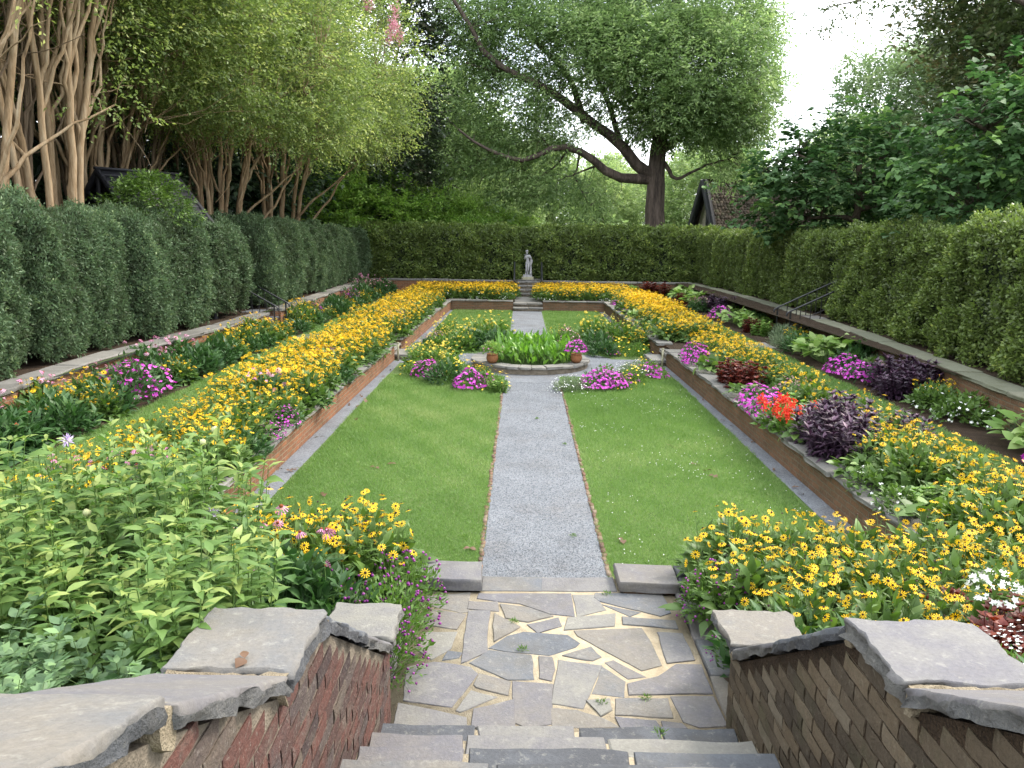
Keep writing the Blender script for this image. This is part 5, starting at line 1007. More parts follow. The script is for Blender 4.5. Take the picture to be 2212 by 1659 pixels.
edges = [7.6, 10.0, 12.4, 14.8, 17.0, 19.2, 21.4]
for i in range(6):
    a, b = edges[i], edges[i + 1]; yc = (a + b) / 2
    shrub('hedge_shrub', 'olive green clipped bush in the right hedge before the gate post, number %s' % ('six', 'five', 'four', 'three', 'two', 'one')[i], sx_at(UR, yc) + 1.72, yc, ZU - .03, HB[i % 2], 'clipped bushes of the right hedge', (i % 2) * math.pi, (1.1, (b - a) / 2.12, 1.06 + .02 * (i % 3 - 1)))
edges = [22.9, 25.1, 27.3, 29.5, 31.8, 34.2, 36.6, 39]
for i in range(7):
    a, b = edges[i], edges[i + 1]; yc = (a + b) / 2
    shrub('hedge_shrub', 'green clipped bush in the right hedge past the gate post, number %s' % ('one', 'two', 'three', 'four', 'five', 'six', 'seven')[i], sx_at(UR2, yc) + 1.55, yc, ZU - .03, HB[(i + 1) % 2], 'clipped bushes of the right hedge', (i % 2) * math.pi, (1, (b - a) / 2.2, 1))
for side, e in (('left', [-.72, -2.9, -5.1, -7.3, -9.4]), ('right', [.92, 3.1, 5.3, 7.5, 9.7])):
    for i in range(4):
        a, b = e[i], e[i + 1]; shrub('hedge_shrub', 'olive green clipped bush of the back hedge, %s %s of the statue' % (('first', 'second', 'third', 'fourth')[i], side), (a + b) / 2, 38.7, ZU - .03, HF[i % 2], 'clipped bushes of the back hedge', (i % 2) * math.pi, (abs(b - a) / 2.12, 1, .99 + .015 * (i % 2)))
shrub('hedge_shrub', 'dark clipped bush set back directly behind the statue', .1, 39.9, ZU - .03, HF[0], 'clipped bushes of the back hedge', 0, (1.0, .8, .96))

# ------------------------------------------------------------------ trees
def crown(mb, C, rad, per, L, W, tmpl=L4, flatz=.6, droop=.0, center=None, vclump=.38, up=.6, rnd=.7, nl=8, sl=.75):
    """leaf clumps made of sprays: leaves set in two ranks along short twigs"""
    C = np.asarray(C, float); ns = max(1, round(per / nl)); n = len(C) * ns; i = np.repeat(np.arange(len(C)), ns)
    rad = np.broadcast_to(rad, len(C)); g = rng.normal(size=(n, 3)) * .5 * [1, 1, flatz]; b = C[i] + g * rad[i][:, None]
    c0 = C.mean(0) if center is None else np.asarray(center)
    A = nrm(nrm(g) * .8 + nrm(b - c0) * .7 + rng.normal(size=(n, 3)) * rnd * .5 - Z3 * droop + Z3 * .1); S = nrm(np.cross(A, Z3 + rng.normal(size=(n, 3)) * .3))
    vs_ = rng.uniform(.15, .6, n) + rng.uniform(-vclump, vclump, len(C))[i]; k = np.repeat(np.arange(n), nl); t = np.tile(np.linspace(.05, 1, nl), n); sg = np.tile(np.where(np.arange(nl) % 2, 1, -1), n)
    ln = (sl * rad[i] * rng.uniform(.7, 1.3, n))[k]; p = b[k] + A[k] * (t * ln)[:, None] - Z3 * (droop * .4 * ln * t ** 2)[:, None] + rng.normal(size=(len(k), 3)) * L * .25
    D = nrm(A[k] * .8 + S[k] * (sg * .9)[:, None] + rng.normal(size=(len(k), 3)) * .35 - Z3 * droop); N = nrm(Z3 * up + np.cross(S, A)[k] * .5 + rng.normal(size=(len(k), 3)) * rnd * .7)
    s = rng.uniform(.7, 1.3, len(k)); inst(mb, tmpl, p, D, N, L * s, W * s, np.clip(vs_[k] + rng.uniform(-.15, .15, len(k)) + .18 * t, 0, 1))
def limb(mb, P, r0, r1, k=6, wig=.0, step=None, v=.5):
    P = np.asarray(P, float); s = np.concatenate([[0], np.cumsum(np.linalg.norm(np.diff(P, axis=0), axis=1))])
    m = max(4, int(s[-1] / (step or max(.25, s[-1] / 14)))); t = np.linspace(0, s[-1], m)
    Q = np.stack([np.interp(t, s, P[:, j]) for j in range(3)], 1)
    if m > 4: Q[1:-1] = (Q[:-2] + 2 * Q[1:-1] + Q[2:]) / 4
    if wig: w = rng.normal(size=(m, 3)) * wig; w[0] = 0; Q = Q + w
    tube(mb, Q, r0 + (r1 - r0) * (t / s[-1]) ** .8, k, v=v); return Q
def twigs(mb, base, ends, r=.02, k=4, sag=.1):
    """thin branches from the nearest base point to each leaf clump"""
    base = np.asarray(base)
    for e in ends:
        b = base[np.argmin(np.linalg.norm(base - e, axis=1) + .3 * np.maximum(0, base[:, 2] - e[2]))]; m_ = (b + e) / 2 + rng.normal(size=3) * .12 * np.linalg.norm(e - b) + [0, 0, sag]
        tube(mb, [b, m_, e], [r, r * .7, r * .3], k)

# -- crape myrtles
def myrtle(seed, nst, height, spread, crown_pts, per, lean=(0, 0), low=None, rb=.13, bark='crepe', rad=.5, L=.085, W=.045):
    global rng
    r0 = rng; rng = np.random.default_rng(seed); mb = MB(); sk = []
    for i in range(nst):
        a = 2 * math.pi * i / nst + rng.uniform(-.3, .3); b0 = np.array([math.cos(a), math.sin(a), 0]) * rng.uniform(.15, .45); hh = height * rng.uniform(.6, .75)
        out = np.array([math.cos(a), math.sin(a), 0]) * spread * rng.uniform(.2, .5) + np.array([lean[0], lean[1], 0]) * rng.uniform(.5, 1)
        P = [b0 - Z3 * .3, b0 + out * .1 + Z3 * hh * .25, b0 + out * .35 + Z3 * hh * .6, b0 + out * .8 + Z3 * hh]; Q = limb(mb, P, rb * rng.uniform(.75, 1.25), rb * .45, 8, wig=.02); sk.append(Q)
        for f in range(4):
            q = Q[int(len(Q) * rng.uniform(.5, .97))]; a2 = a + rng.uniform(-1.1, 1.1); l = height * rng.uniform(.25, .45)
            e = q + np.array([math.cos(a2), math.sin(a2), 0]) * l * rng.uniform(.15, .42) + Z3 * l * rng.uniform(.8, 1.1); Q2 = limb(mb, [q, (q + e) / 2 + rng.normal(size=3) * .15, e], rb * .45, rb * .16, 6, wig=.04); sk.append(Q2)
            for g in range(2):
                q3 = Q2[int(len(Q2) * rng.uniform(.4, .9))]; e3 = q3 + nrm(rng.normal(size=3) * .7 + [0, 0, 1.0]) * l * .6; sk.append(limb(mb, [q3, (q3 + e3) / 2 + rng.normal(size=3) * .1, e3], rb * .18, rb * .07, 5, wig=.03))
    if low is not None:
        for P in low: sk.append(limb(mb, P, rb * .55, rb * .16, 7, wig=.02))
    tr = mb.mesh('trunk', M[bark], True); sk = np.concatenate(sk); mb = MB(); C = crown_pts(); tw = MB(); twigs(tw, sk, C[::2], .011, 3); crown(mb, C, rad, per, L, W, up=.5, droop=.1, rnd=.8)
    rng = r0; return tr, tw.mesh('twig', M[bark]), mb.mesh('crown', lf['crepe'])
def ell(n, c, r, zc=None, shell=.5, gaps=.0, seed=1, f=.6):
    d = nrm(rng.normal(size=(n * 2, 3))); q = rng.uniform(shell, 1, n * 2) ** .5; p = d * q[:, None] * r
    if gaps: k = wob(p, seed, f) > (-1 + gaps * 1.6); p = p[k]
    p = p[:n] + c
    return p if zc is None else p[p[:, 2] > zc]
def tree(name, label, cat, loc, ms, rz=0, s=1, group=None, flowers=None):
    t = thing(name, label, cat, loc, rz, group, s); part('trunk', ms[0], t)
    if len(ms) > 2: part('twigs', ms[1], t)
    part('crown', ms[-1], t)
    return t
def arch(n, cx, cz, rx, ry, rz, lo, hang=.35):
    """umbrella-shaped myrtle canopy: full dome with a ragged hanging skirt"""
    d = nrm(rng.normal(size=(n * 3, 3))); p = d * (rng.uniform(.45, 1, n * 3) ** .5)[:, None] * [rx, ry, rz]; p[:, 2] -= hang * rng.uniform(0, 1, n * 3) * (np.hypot(p[:, 0] / rx, p[:, 1] / ry)) ** 2 * rz
    p = p[wob(p, 17, .95) > -.3]
    p = p + [cx, 0, cz]; p = p[(p[:, 2] > lo - .9 * np.clip(p[:, 0], 0, 3) + rng.normal(size=len(p)) * .5)]; return p[:n]
gm = 'tan barked crape myrtles behind the left hedge'
A1 = myrtle(3, 8, 10, 2.6, lambda: np.concatenate([arch(330, 0, 9.4, 3.4, 3.6, 2.8, 7.2), np.array([(2.0, 1.0, 4.6), (2.4, 1.3, 4.4), (2.6, .6, 5.0), (1.5, -1.2, 5.8), (-.4, -1.6, 6.4), (.3, -1.7, 6.0), (1.2, 0, 6.2), (-1.2, -1.3, 5.6), (2.1, 0, 6.4)])]), 96, rb=.105, lean=(.2, 0), low=[[(.25, .1, 2.3), (.8, .4, 3.4), (1.5, .8, 4.0), (2.3, 1.2, 4.5)], [(.2, -.2, 2.0), (.9, -.6, 3.6), (1.5, -1.1, 5.8)]])
A2 = myrtle(8, 7, 7.6, 1.6, lambda: arch(900, .6, 7.2, 4.0, 4.2, 3.4, 5.9, .45), 112, rb=.1, lean=(.5, 0), low=[[(.3, 0, 1.8), (1.0, -.2, 2.5), (1.7, 0, 3.1), (2.6, .3, 3.9)], [(.3, .2, 1.5), (1.2, .4, 2.3), (1.9, .5, 3.3), (2.7, .7, 4.6)]])
tree('crape_myrtle', 'crape myrtle with thick tan stems at the left picture edge, nearest the foreground', 'tree', (-9.75, 13.4, ZU), A1, .4, 1, gm)
tree('crape_myrtle', 'crape myrtle with thick tan stems, second from the left picture edge, beside the black roof', 'tree', (-9.6, 15.6, ZU), A1, 2.2, 1.02, gm)
tree('crape_myrtle', 'leafy crape myrtle with two tan trunks just right of the black roof', 'tree', (-9.6, 24.2, ZU), A2, -.25, 1.05, gm)
tree('crape_myrtle', 'leafy crape myrtle overhanging the left hedge above the black roof', 'tree', (-11.6, 20.2, ZU), A2, .9, 1.15, gm)
tree('crape_myrtle', 'widest leafy crape myrtle, its yellow green crown reaching toward the far corner', 'tree', (-9.9, 31.0, ZU), A2, -.1, 1.22, gm)
A3 = myrtle(14, 9, 8.5, 1.4, lambda: arch(260, 0, 9.5, 2.6, 2.6, 2.2, 6.8), 110, rb=.075, bark='crepegrey')
for i, (x, y) in enumerate(((-11.2, 16.6), (-11.0, 14.4), (-11.6, 23.2), (-12.4, 15.5), (-13.6, 18.5), (-12.8, 22.5), (-13.8, 26), (-13.2, 30), (-12.8, 12.2))):
    tree('crape_myrtle', 'slender many stemmed crape myrtle in the shade behind the front row on the left', 'tree', (x, y, ZU), A3, i * 1.3, 1 + .04 * (i % 3), 'slender shaded crape myrtles')
# pink blossom sprays at the top of the widest myrtle
t = thing('crape_myrtle_blossom', 'spray of pink crape myrtle blossom high above the yellow green crown', 'flower', tuple(at(842, 60, 30)))
for i in range(7):
    mb = MB(); p = rng.normal(size=(150, 3)) * [.09, .09, .13]; flat(mb, FL5, p, nrm(rng.normal(size=p.shape)), .034, rng.uniform(size=150)); part('panicle', mb.mesh('panicle', PET['crepe']), t, tuple(rng.normal(size=3) * [.35, .4, .7]))
mb = MB(); tube(mb, [(-.6, .2, -2), (-.2, 0, -.8), (0, 0, .3)], [.03, .02, .01], 4); part('twig', mb.mesh('twig', M['crepe']), t)

# -- generic broadleaf tree made of limbs and clumps
def broad(seed, h, r, leaf, n, per, L, W, bark='darkbark', trunk=.2, zc=.55, shape=(1, 1, .55), tmpl=L4, rad=.6, gaps=.25, droop=0, limbs=9, shell=.45, up=.6):
    global rng
    r0 = rng; rng = np.random.default_rng(seed); C = ell(n, np.array([0, 0, h * zc]), np.array([r * shape[0], r * shape[1], h * shape[2]]), shell=shell, gaps=gaps, seed=seed, f=2.2 / r); C = C[C[:, 2] > .2]
    mb = MB(); sk = [limb(mb, [(0, 0, -.4), (r * .03, 0, h * .25), (-r * .03, r * .04, h * .55), (0, 0, h * .85)], trunk, trunk * .25, 8, wig=trunk * .2)]
    for i in range(limbs):
        e = C[rng.integers(len(C))] * [.75, .75, 1]; b = sk[0][min(len(sk[0]) - 2, int(len(sk[0]) * rng.uniform(.25, .75)))]; sk.append(limb(mb, [b, (b + e) / 2 + [0, 0, -.05 * h], e], trunk * .4, trunk * .08, 5, wig=trunk * .25))
    S = np.concatenate(sk); twigs(mb, S, C[::3], trunk * .08, 3); tr = mb.mesh('trunk', M[bark], True)
    mb = MB(); crown(mb, C, rad, per, L, W, tmpl, droop=droop, up=up); cr = mb.mesh('crown', lf[leaf]); rng = r0; return tr, cr
EV = broad(5, 13, 4.6, 'ever', 330, 90, .3, .14, rad=1.15, trunk=.3, shape=(1, 1, .6), zc=.5, gaps=0, limbs=5)
for i, (x, y) in enumerate(((-17.5, 11), (-18.5, 17), (-18, 23.5), (-18.5, 30), (-17, 37), (-15, 43), (-14, 34))):
    tree('evergreen_tree', 'dark evergreen tree filling the background behind the crape myrtle stems', 'tree', (x, y, ZU - .2), EV, i * 1.7, 1 + .08 * (i % 3), 'dark evergreens behind the crape myrtles')
MG = broad(21, 15, 4.2, 'mag', 420, 96, .24, .1, rad=.8, trunk=.28, shape=(1, 1, .52), zc=.54, gaps=.15, limbs=10, shell=.5)
tree('magnolia_tree', 'dark glossy magnolia rising behind the pink blossom left of the sky gap', 'tree', (-9.6, 44, ZU), MG, 0, 1.22)
tree('magnolia_tree', 'second dark magnolia low behind the yellow green crape myrtle crown', 'tree', (-7.6, 42.5, ZU), MG, 2, .68)
UN = broad(31, 4.6, 2.6, 'under', 260, 96, .15, .08, rad=.42, trunk=.07, shape=(1, 1, .55), zc=.5, gaps=.15, limbs=10, up=1.0)
for x, y, s, l in ((-7.9, 41.5, 1.15, 'leafy small tree above the far left hedge corner'), (-5.2, 42.2, .98, 'leafy small tree behind the back hedge, second from the left corner'), (-2.6, 42.6, .86, 'broad leafy small tree behind the back hedge left of the statue'), (-10.5, 39.5, 1.25, 'leafy small tree behind the left hedge under the yellow green crown'), (-.6, 45, .7, 'low leafy small tree just left above the statue')):
    tree('understory_tree', l, 'tree', (x, y, ZU - .1), UN, x, s, 'small leafy trees behind the back hedge')
# -- far woodland
FT = [broad(41 + i, 15, 5.4, 'far', 420, 72, .42, .2, rad=1.15, trunk=.28, zc=.5, shape=(1, 1, .52), gaps=.12, limbs=10, bark='scalybark') for i in range(2)]
LOCW = [(-6.6, 62), (-24, 74), (-15, 82), (-8, 92), (-3, 78), (3, 96), (8.5, 84), (14, 98), (19, 82), (26, 92), (33, 80), (41, 90), (12, 112), (0, 118), (24, 116), (-12, 112)]
WL = ['tall pale yellow green tree filling the gap between magnolia and oak', 'far pale tree at the left end of the woodland', 'far pale tree left of the sky gap', 'far pale tree under the sky gap', 'far pale tree left above the statue', 'far pale tree behind the lowest oak branch', 'far pale tree left of the oak trunk', 'far pale tree right of the oak trunk', 'far yellow green tree between oak trunk and brown roof', 'far tree behind the brown roofed cottage', 'far tree right of the cottage', 'far tree behind the lindens', 'rearmost pale tree behind the oak trunk', 'rearmost pale tree behind the statue', 'rearmost pale tree beyond the cottage', 'rearmost pale tree beyond the left sky gap']
for i, ((x, y), l) in enumerate(zip(LOCW, WL)):
    tree('far_tree', l, 'tree', (x, y, ZU - .5), FT[i % 2], i * 1.9, [.98, 1.1, 1.2, 1.02, .78, .86, .66, .66, .86, .8, .95, 1.05, .9, 1.0, .95, 1.15][i], 'far woodland trees')
mb = MB(); n = 9000; a = np.stack([rng.uniform(-70, 90, n), rng.uniform(60, 128, n), rng.uniform(0, 1, n) ** 1.5 * 3.6 + .8], 1); crown(mb, a[:1500], .8, 22, .42, .24, up=.5)
o = part('far_undergrowth', mb.mesh('far_undergrowth', lf['far'])); tag(o, 'pale green undergrowth of the distant woodland beyond the back hedge', 'undergrowth', kind='stuff')

# -- the big willow oak
t = thing('oak_tree', 'huge willow oak with a thick furrowed trunk and sweeping limbs beyond the back hedge', 'tree', (7.16, 44, ZU - .1))
o0 = np.array([7.16, 44, ZU - .1]); mb = MB(); S = []
def z2(x, y, Y=44): return at((800 + x / 2.458) * .8848, (y / 2.458) * .8848, Y) - o0
def z3(x, y, Y=44): return at((1600 + x / 2.458) * .8848, (y / 2.458) * .8848, Y) - o0
S.append(limb(mb, [(.0, 0, -.6), z2(1962, 1390), z2(1960, 1250), z2(1965, 1100), z2(1985, 900), z2(2030, 600), z2(2080, 250), z2(2110, -200), z2(2120, -500)], .7, .16, 14, wig=.02, step=.6))
def L_(P, r0, r1, dy=0, n=7):
    k = np.linspace(0, 1, len(P)); q = [np.array(p) + [0, dy * kk, 0] for p, kk in zip(P, k)]; S.append(limb(mb, q, r0, r1, n, wig=.03)); return S[-1]
L_([z2(*p) for p in ((1940, 1075), (1830, 1085), (1720, 1075), (1610, 1000), (1510, 920), (1440, 893), (1360, 900), (1285, 935), (1190, 1022), (1060, 965), (900, 900), (820, 840))], .32, .05, -4)
L_([z2(*p) for p in ((1950, 1060), (1880, 1040), (1810, 960), (1750, 850), (1640, 780), (1540, 735), (1420, 640), (1310, 560), (1180, 505), (1090, 462), (990, 450), (930, 380), (890, 250), (850, 180), (730, 20))], .36, .08, -3)
L_([z2(*p) for p in ((1090, 462), (960, 440), (850, 435))], .12, .04, -2.2); L_([z2(*p) for p in ((1540, 735), (1450, 420), (1330, 330), (1160, 120), (1060, 0))], .22, .08, 1)
L_([z2(*p) for p in ((1750, 830), (1680, 600), (1560, 380), (1500, 100), (1480, -200))], .16, .06, -1); L_([z2(*p) for p in ((1990, 850), (1870, 500), (1800, 200), (1750, -200))], .2, .06, 3)
L_([z3(*p) for p in ((40, 900), (120, 840), (200, 770), (290, 685), (340, 680), (520, 640))], .26, .05, -2); L_([z3(*p) for p in ((60, 760), (150, 600), (330, 420), (420, 230), (480, 60))], .15, .04, 0); L_([z3(*p) for p in ((40, 960), (110, 1090), (250, 1010), (430, 960))], .14, .03, -1.5); L_([z3(*p) for p in ((70, 500), (240, 250), (400, 80), (500, -150))], .14, .04, 3)
for P in (((1440, 905), (1390, 980), (1290, 1060), (1225, 1130), (1215, 1200)), ((1510, 930), (1500, 1010), (1470, 1060), (1500, 1120), (1560, 1240)), ((1190, 1020), (1080, 1030), (940, 1060), (920, 1120)), ((1290, 1060), (1130, 1080), (1040, 1170)), ((1010, 960), (900, 1000), (830, 1040)), ((1600, 1000), (1480, 1050), (1380, 1090)), ((1060, 450), (960, 350), (830, 320), (640, 220), (560, 160))):
    L_([z2(*p) for p in P], .07, .02, -1.5, 5)
S = np.concatenate(S)
# leaf clumps: an uneven envelope with open windows, thinner at the lower left
C = []
def blob(cx, cy, rx, ry, n, Y=44, rY=3.5):
    a = nrm(rng.normal(size=(n, 3))) * (rng.uniform(.2, 1, n) ** .5)[:, None]
    for q in a: C.append(at(cx + rx * q[0], cy + ry * q[2], Y + rY * q[1]) - o0)
for b in ((1560, 110, 130, 150, 130), (1400, 60, 200, 110, 150), (1500, 250, 150, 70, 85), (1270, 40, 190, 90, 120), (1080, 30, 130, 50, 60), (1250, 150, 120, 50, 50), (1060, 110, 60, 60, 26), (1090, 160, 80, 50, 34), (1140, 215, 90, 30, 26), (1230, 250, 100, 28, 30), (1370, 190, 110, 60, 60), (1440, 270, 90, 40, 44), (1590, 290, 90, 50, 45), (1590, 365, 60, 26, 14),
          (1060, 290, 90, 40, 34), (1170, 310, 90, 34, 34), (1080, 350, 110, 30, 36), (1200, 400, 110, 34, 30), (1120, 420, 80, 30, 22), (1270, 430, 60, 30, 16), (1020, 210, 50, 60, 22), (1010, 60, 60, 90, 26), (990, 330, 50, 60, 18), (1500, 100, 150, 100, 60, 40.8, 1), (1250, 60, 120, 50, 40, 41, 1), (1560, 230, 100, 80, 44, 41, 1), (1620, 60, 60, 80, 36), (1630, 190, 50, 60, 24), (1420, -160, 330, 130, 230), (1200, -140, 260, 100, 110), (1480, 150, 160, 130, 90, 40, 1.5), (1330, 110, 120, 80, 60, 40.5, 1.5)):
    blob(*b[:4], int(b[4] * 1.75), *b[5:])
C = np.array(C); C = C[wob(C, 3, .75) > -.42]; twigs(mb, S, C[::2], .022, 3, sag=.05); part('trunk', mb.mesh('trunk', M['oakbark'], True), t)
mb = MB(); crown(mb, C, .8, 96, .21, .072, flatz=.7, droop=.22, center=(0, 0, 8), up=.5, rnd=.8, vclump=.45); part('crown', mb.mesh('crown', lf['oak']), t)

# -- right side: pleached lindens, tall trees behind
def linden_mesh(seed, n=480):
    """flat-trained crown with a bare trunk and side arms showing toward the garden (-x, -y)"""
    global rng
    r0 = rng; rng = np.random.default_rng(seed); mb = MB(); q = limb(mb, [(0, 0, -2.1), (.05, 0, -.9), (-.04, 0, .3), (.02, 0, 1.4), (-.1, 0, 2.4)], .17, .07, 9, wig=.03); sk = [q]
    for P in (((.03, 0, .55), (-.5, .02, .68), (-1.25, .05, .6)), ((0, 0, .9), (.6, 0, 1.1), (1.5, .1, 1.2)), ((0, 0, 1.3), (-.3, 0, 1.9), (-.9, 0, 2.1), (-1.6, 0, 2.5)), ((0, 0, 1.2), (.35, 0, 1.7), (.4, 0, 2.5), (.9, 0, 3.1)), ((0, 0, .2), (.5, 0, .1), (1.3, 0, .3))): sk.append(limb(mb, P, .1, .04, 7, wig=.03))
    C = []
    while len(C) < n:
        p = rng.uniform(-1, 1, 3)
        if (np.abs(p) ** 2.6).sum() > 1: continue
        p = p * [2.9, 1.5, 1.75] + [0, 0, 1.5]
        u = p[0] * .91 - p[1] * .4; w_ = -p[0] * .4 - p[1] * .91      # across / toward the viewer
        if w_ > -.35 and abs(u) < .42 and p[2] < 1.3: continue
        if wob(p[None] * [1, 1, 2], seed, 1.5)[0] < -.35 or p[2] < .1 + .12 * abs(p[1]): continue
        C.append(p)
    for _ in range(26): C.append(np.array([rng.normal() * .9, rng.normal() * .5, 3.1 + rng.uniform(0, .75)]))
    C = np.array(C); twigs(mb, np.concatenate(sk), C[::2], .015, 3); tr = mb.mesh('trunk', M['scalybark'], True); mb = MB(); crown(mb, C, .42, 24, .135, .125, LH, up=1.5, droop=.15); cr = mb.mesh('crown', lf['lime']); rng = r0; return tr, cr
LI = [linden_mesh(61), linden_mesh(67)]
for i, (x, y, s_, l) in enumerate(((11.0, 26.5, 1.0, 'dark leaved linden with a bare side branch, farther one beyond the right hedge'), (11.2, 17.8, 1.02, 'dark leaved linden at the right picture edge, its top shoots against the dark tree'), (14.0, 22.5, 1.0, 'dark leaved linden between the two main ones, further back'), (15.0, 31, 1.0, 'dark leaved linden in the back row near the cottage'))):
    tree('linden_tree', l, 'tree', (x, y, ZU + 2.2), LI[i % 2], (0, .15, 2.6, 4)[i], s_, 'trained linden trees behind the right hedge').scale = ((1.32, 1.1, 1.06), (1.05, 1.05, 1.0), (1.1, 1.1, .95), (1, 1, 1))[i]
GR = broad(71, 15, 5.4, 'grey', 420, 96, .26, .12, rad=.9, trunk=.26, zc=.55, shape=(1, 1, .5), gaps=.3, limbs=12, bark='scalybark', shell=.4)
tree('tall_tree', 'tall grey green tree against the white sky on the right', 'tree', (24.5, 54, ZU - .3), GR, .5, .98); tree('tall_tree', 'tall grey green tree behind the farther linden, partly hidden', 'tree', (27.5, 47, ZU - .3), GR, 2.9, 1.05)
RU = broad(81, 17, 6.4, 'rust', 900, 112, .22, .11, rad=.85, trunk=.4, zc=.6, shape=(1, 1, .45), gaps=.25, limbs=16, shell=.35)
tree('tall_tree', 'tall dark tree with rusty leaves filling the top right corner', 'tree', (21.2, 29.5, ZU - .3), RU, .4, 1.05); tree('evergreen_tree', 'dark evergreen tree behind the right lindens, nearer', 'tree', (21, 24, ZU - .3), EV, .8, .72); tree('evergreen_tree', 'dark evergreen tree behind the right lindens, farther', 'tree', (22, 36, ZU - .3), EV, 2.4, .8)
mb = MB(); P = [at(2060, -60, 20), at(1960, -25, 19.5), at(1860, 0, 19), at(1790, 15, 18.6)]; c0 = P[0]; Q = limb(mb, [p - c0 for p in P], .05, .012, 5); Cc = np.concatenate([Q[2:] + rng.normal(size=(len(Q) - 2, 3)) * [.3, .5, .12] - [0, 0, .15] for _ in range(3)]); twigs(mb, Q, Cc, .008, 3)
# overhanging sprig belongs to a tree rooted outside the frame
t = thing('overhanging_tree', 'leafy branch tips of a tree hanging into the top of the white sky gap', 'tree', tuple(c0)); tube(mb, [(0, 0, 0), (4, -1, -2), (6, -1.5, -9.5)], [.05, .12, .25], 7); part('trunk', mb.mesh('trunk', M['darkbark'], True), t); mb = MB(); crown(mb, Cc, .38, 26, .1, .045, droop=.3); part('crown', mb.mesh('crown', lf['rust']), t)
# climber on the black roof
VN = broad(91, 2.2, 1.15, 'rud', 90, 70, .12, .05, rad=.3, trunk=.04, zc=.5, shape=(1, 1, .5), gaps=0, limbs=6)
tree('climbing_vine', 'bright green vine tumbling over the front of the black roof', 'plant', (-8.5, 17.5, 2.75), VN, 0, .72)

# ------------------------------------------------------------------ buildings
t = thing('garden_shelter', 'small black timber shelter with a plank roof behind the left hedge', 'shelter', (-9.7, 18.9, ZU), R(58))
M['blackwood'] = noisemat('black_painted_wood', [(.2, (.008, .008, .011)), (.6, (.02, .02, .026)), (.9, (.04, .04, .05))], scale=3, bs=30, bump=.3, stretch=(1, 1, 6), spec=.35, rough=.55)
mb = MB(); zr, ze, hw = 3.55, 2.35, 1.35; y0, y1 = -1.3, 1.3; n = 9
# ridge runs across the view (along x), gable faces the left and right; planks lap down each slope
X0, X1 = -.75, 1.35
for sgn in (-1, 1):
    for k in range(n):
        a, b = k / n, (k + 1) / n + .04; ya, yb = sgn * hw * a, sgn * hw * b; za, zb3 = zr - (zr - ze) * a, zr - (zr - ze) * b - .0; V = [(X0, ya, za + .0), (X1, ya, za + .0), (X1, yb, zb3 + .035), (X0, yb, zb3 + .035), (X0, ya, za - .03), (X1, ya, za - .03), (X1, yb, zb3 + .005), (X0, yb, zb3 + .005)]
        mb.add(V, [(0, 1, 2, 3), (4, 7, 6, 5), (0, 4, 5, 1), (2, 6, 7, 3), (0, 3, 7, 4), (1, 5, 6, 2)])
box(mb, X0 - .02, X1 + .02, -.06, .06, zr - .02, zr + .04); part('roof', mb.mesh('roof', M['blackwood']), t)
def beam(P, Q, r, par, name):
    mb = MB(); P, Q = np.array(P, float), np.array(Q, float); tube(mb, [P, (P + Q) / 2, Q], r, 4, cap=True); part(name, mb.mesh(name, M['blackwood']), par)
for xg in (X0 + .05, X1 - .05):
    beam((xg, -hw, ze - .02), (xg, 0, zr - .06), .08, t, 'rafter'); beam((xg, hw, ze - .02), (xg, 0, zr - .06), .08, t, 'rafter'); beam((xg, -hw, ze - .1), (xg, hw, ze - .1), .08, t, 'tie_beam'); beam((xg, 0, ze - .1), (xg, 0, zr - .1), .06, t, 'king_post'); beam((xg, -.6, ze - .05), (xg, .5, zr - .5), .05, t, 'brace')
    for yy in (-hw + .1, hw - .1): beam((xg, yy, -.1), (xg, yy, ze), .08, t, 'post')
t = thing('cottage', 'cottage with a steep mossy brown shingle roof and black timbered gable behind the hedge', 'cottage', (11.2, 50, ZU), R(16)); mb = MB(); n = 15
M['shingle'] = stonemat('mossy_shingles', [(0, (.03, .022, .016)), (.4, (.055, .04, .028)), (.7, (.075, .052, .036)), (1, (.07, .07, .04))], rough=.9, sc=2.5, stain=(.11, .085, .065), stainf=.5, fine=14, bump=.8)
zr, ze, hw, X0, X1 = 5.65, .9, 2.3, 0, 7.2
for sgn in (-1, 1):
    for k in range(26):
        a, b = k / 26, (k + 1) / 26 + .012; xx = X0
        while xx < X1:
            xw = min(xx + rng.uniform(.16, .3), X1); dz = rng.normal() * .012; ya, yb = sgn * hw * a, sgn * hw * b; za, zb3 = zr - (zr - ze) * a, zr - (zr - ze) * b
            o_ = np.array([0, sgn * .05, .03]); V = np.array([(xx, ya, za), (xw - .01, ya, za), (xw - .01, yb, zb3 + dz), (xx, yb, zb3 + dz)]); mb.add(np.concatenate([V + [0, 0, .012], V + o_ * [1, 1, 1]]), [(0, 1, 5, 4)[::1], (4, 5, 6, 7), (7, 6, 2, 3), (0, 4, 7, 3), (1, 2, 6, 5)], 0, rng.uniform()); xx = xw
box(mb, X0 - .05, X1, -.12, .12, zr - .02, zr + .09, v=.2); part('roof', mb.mesh('roof', M['shingle']), t)
M['render'] = noisemat('pale_render', [(.2, (.2, .18, .14)), (.7, (.3, .27, .22))], scale=4, bs=40); mb = MB(); mb.add([(.35, -hw + .2, -.3), (.35, hw - .2, -.3), (.35, hw - .2, 1.1), (.35, 0, zr - .15), (.35, -hw + .2, 1.1), (X1, -hw + .2, -.3), (X1, -hw + .2, 1.1), (.35, 0, -.3)], [(0, 7, 3, 4), (7, 1, 2, 3), (0, 5, 6, 4)]); part('wall', mb.mesh('wall', M['render']), t)
for s in (-1, 1):
    beam((-.06, s * hw * 1.03, ze - .12), (-.06, 0, zr + .0), .24, t, 'bargeboard')
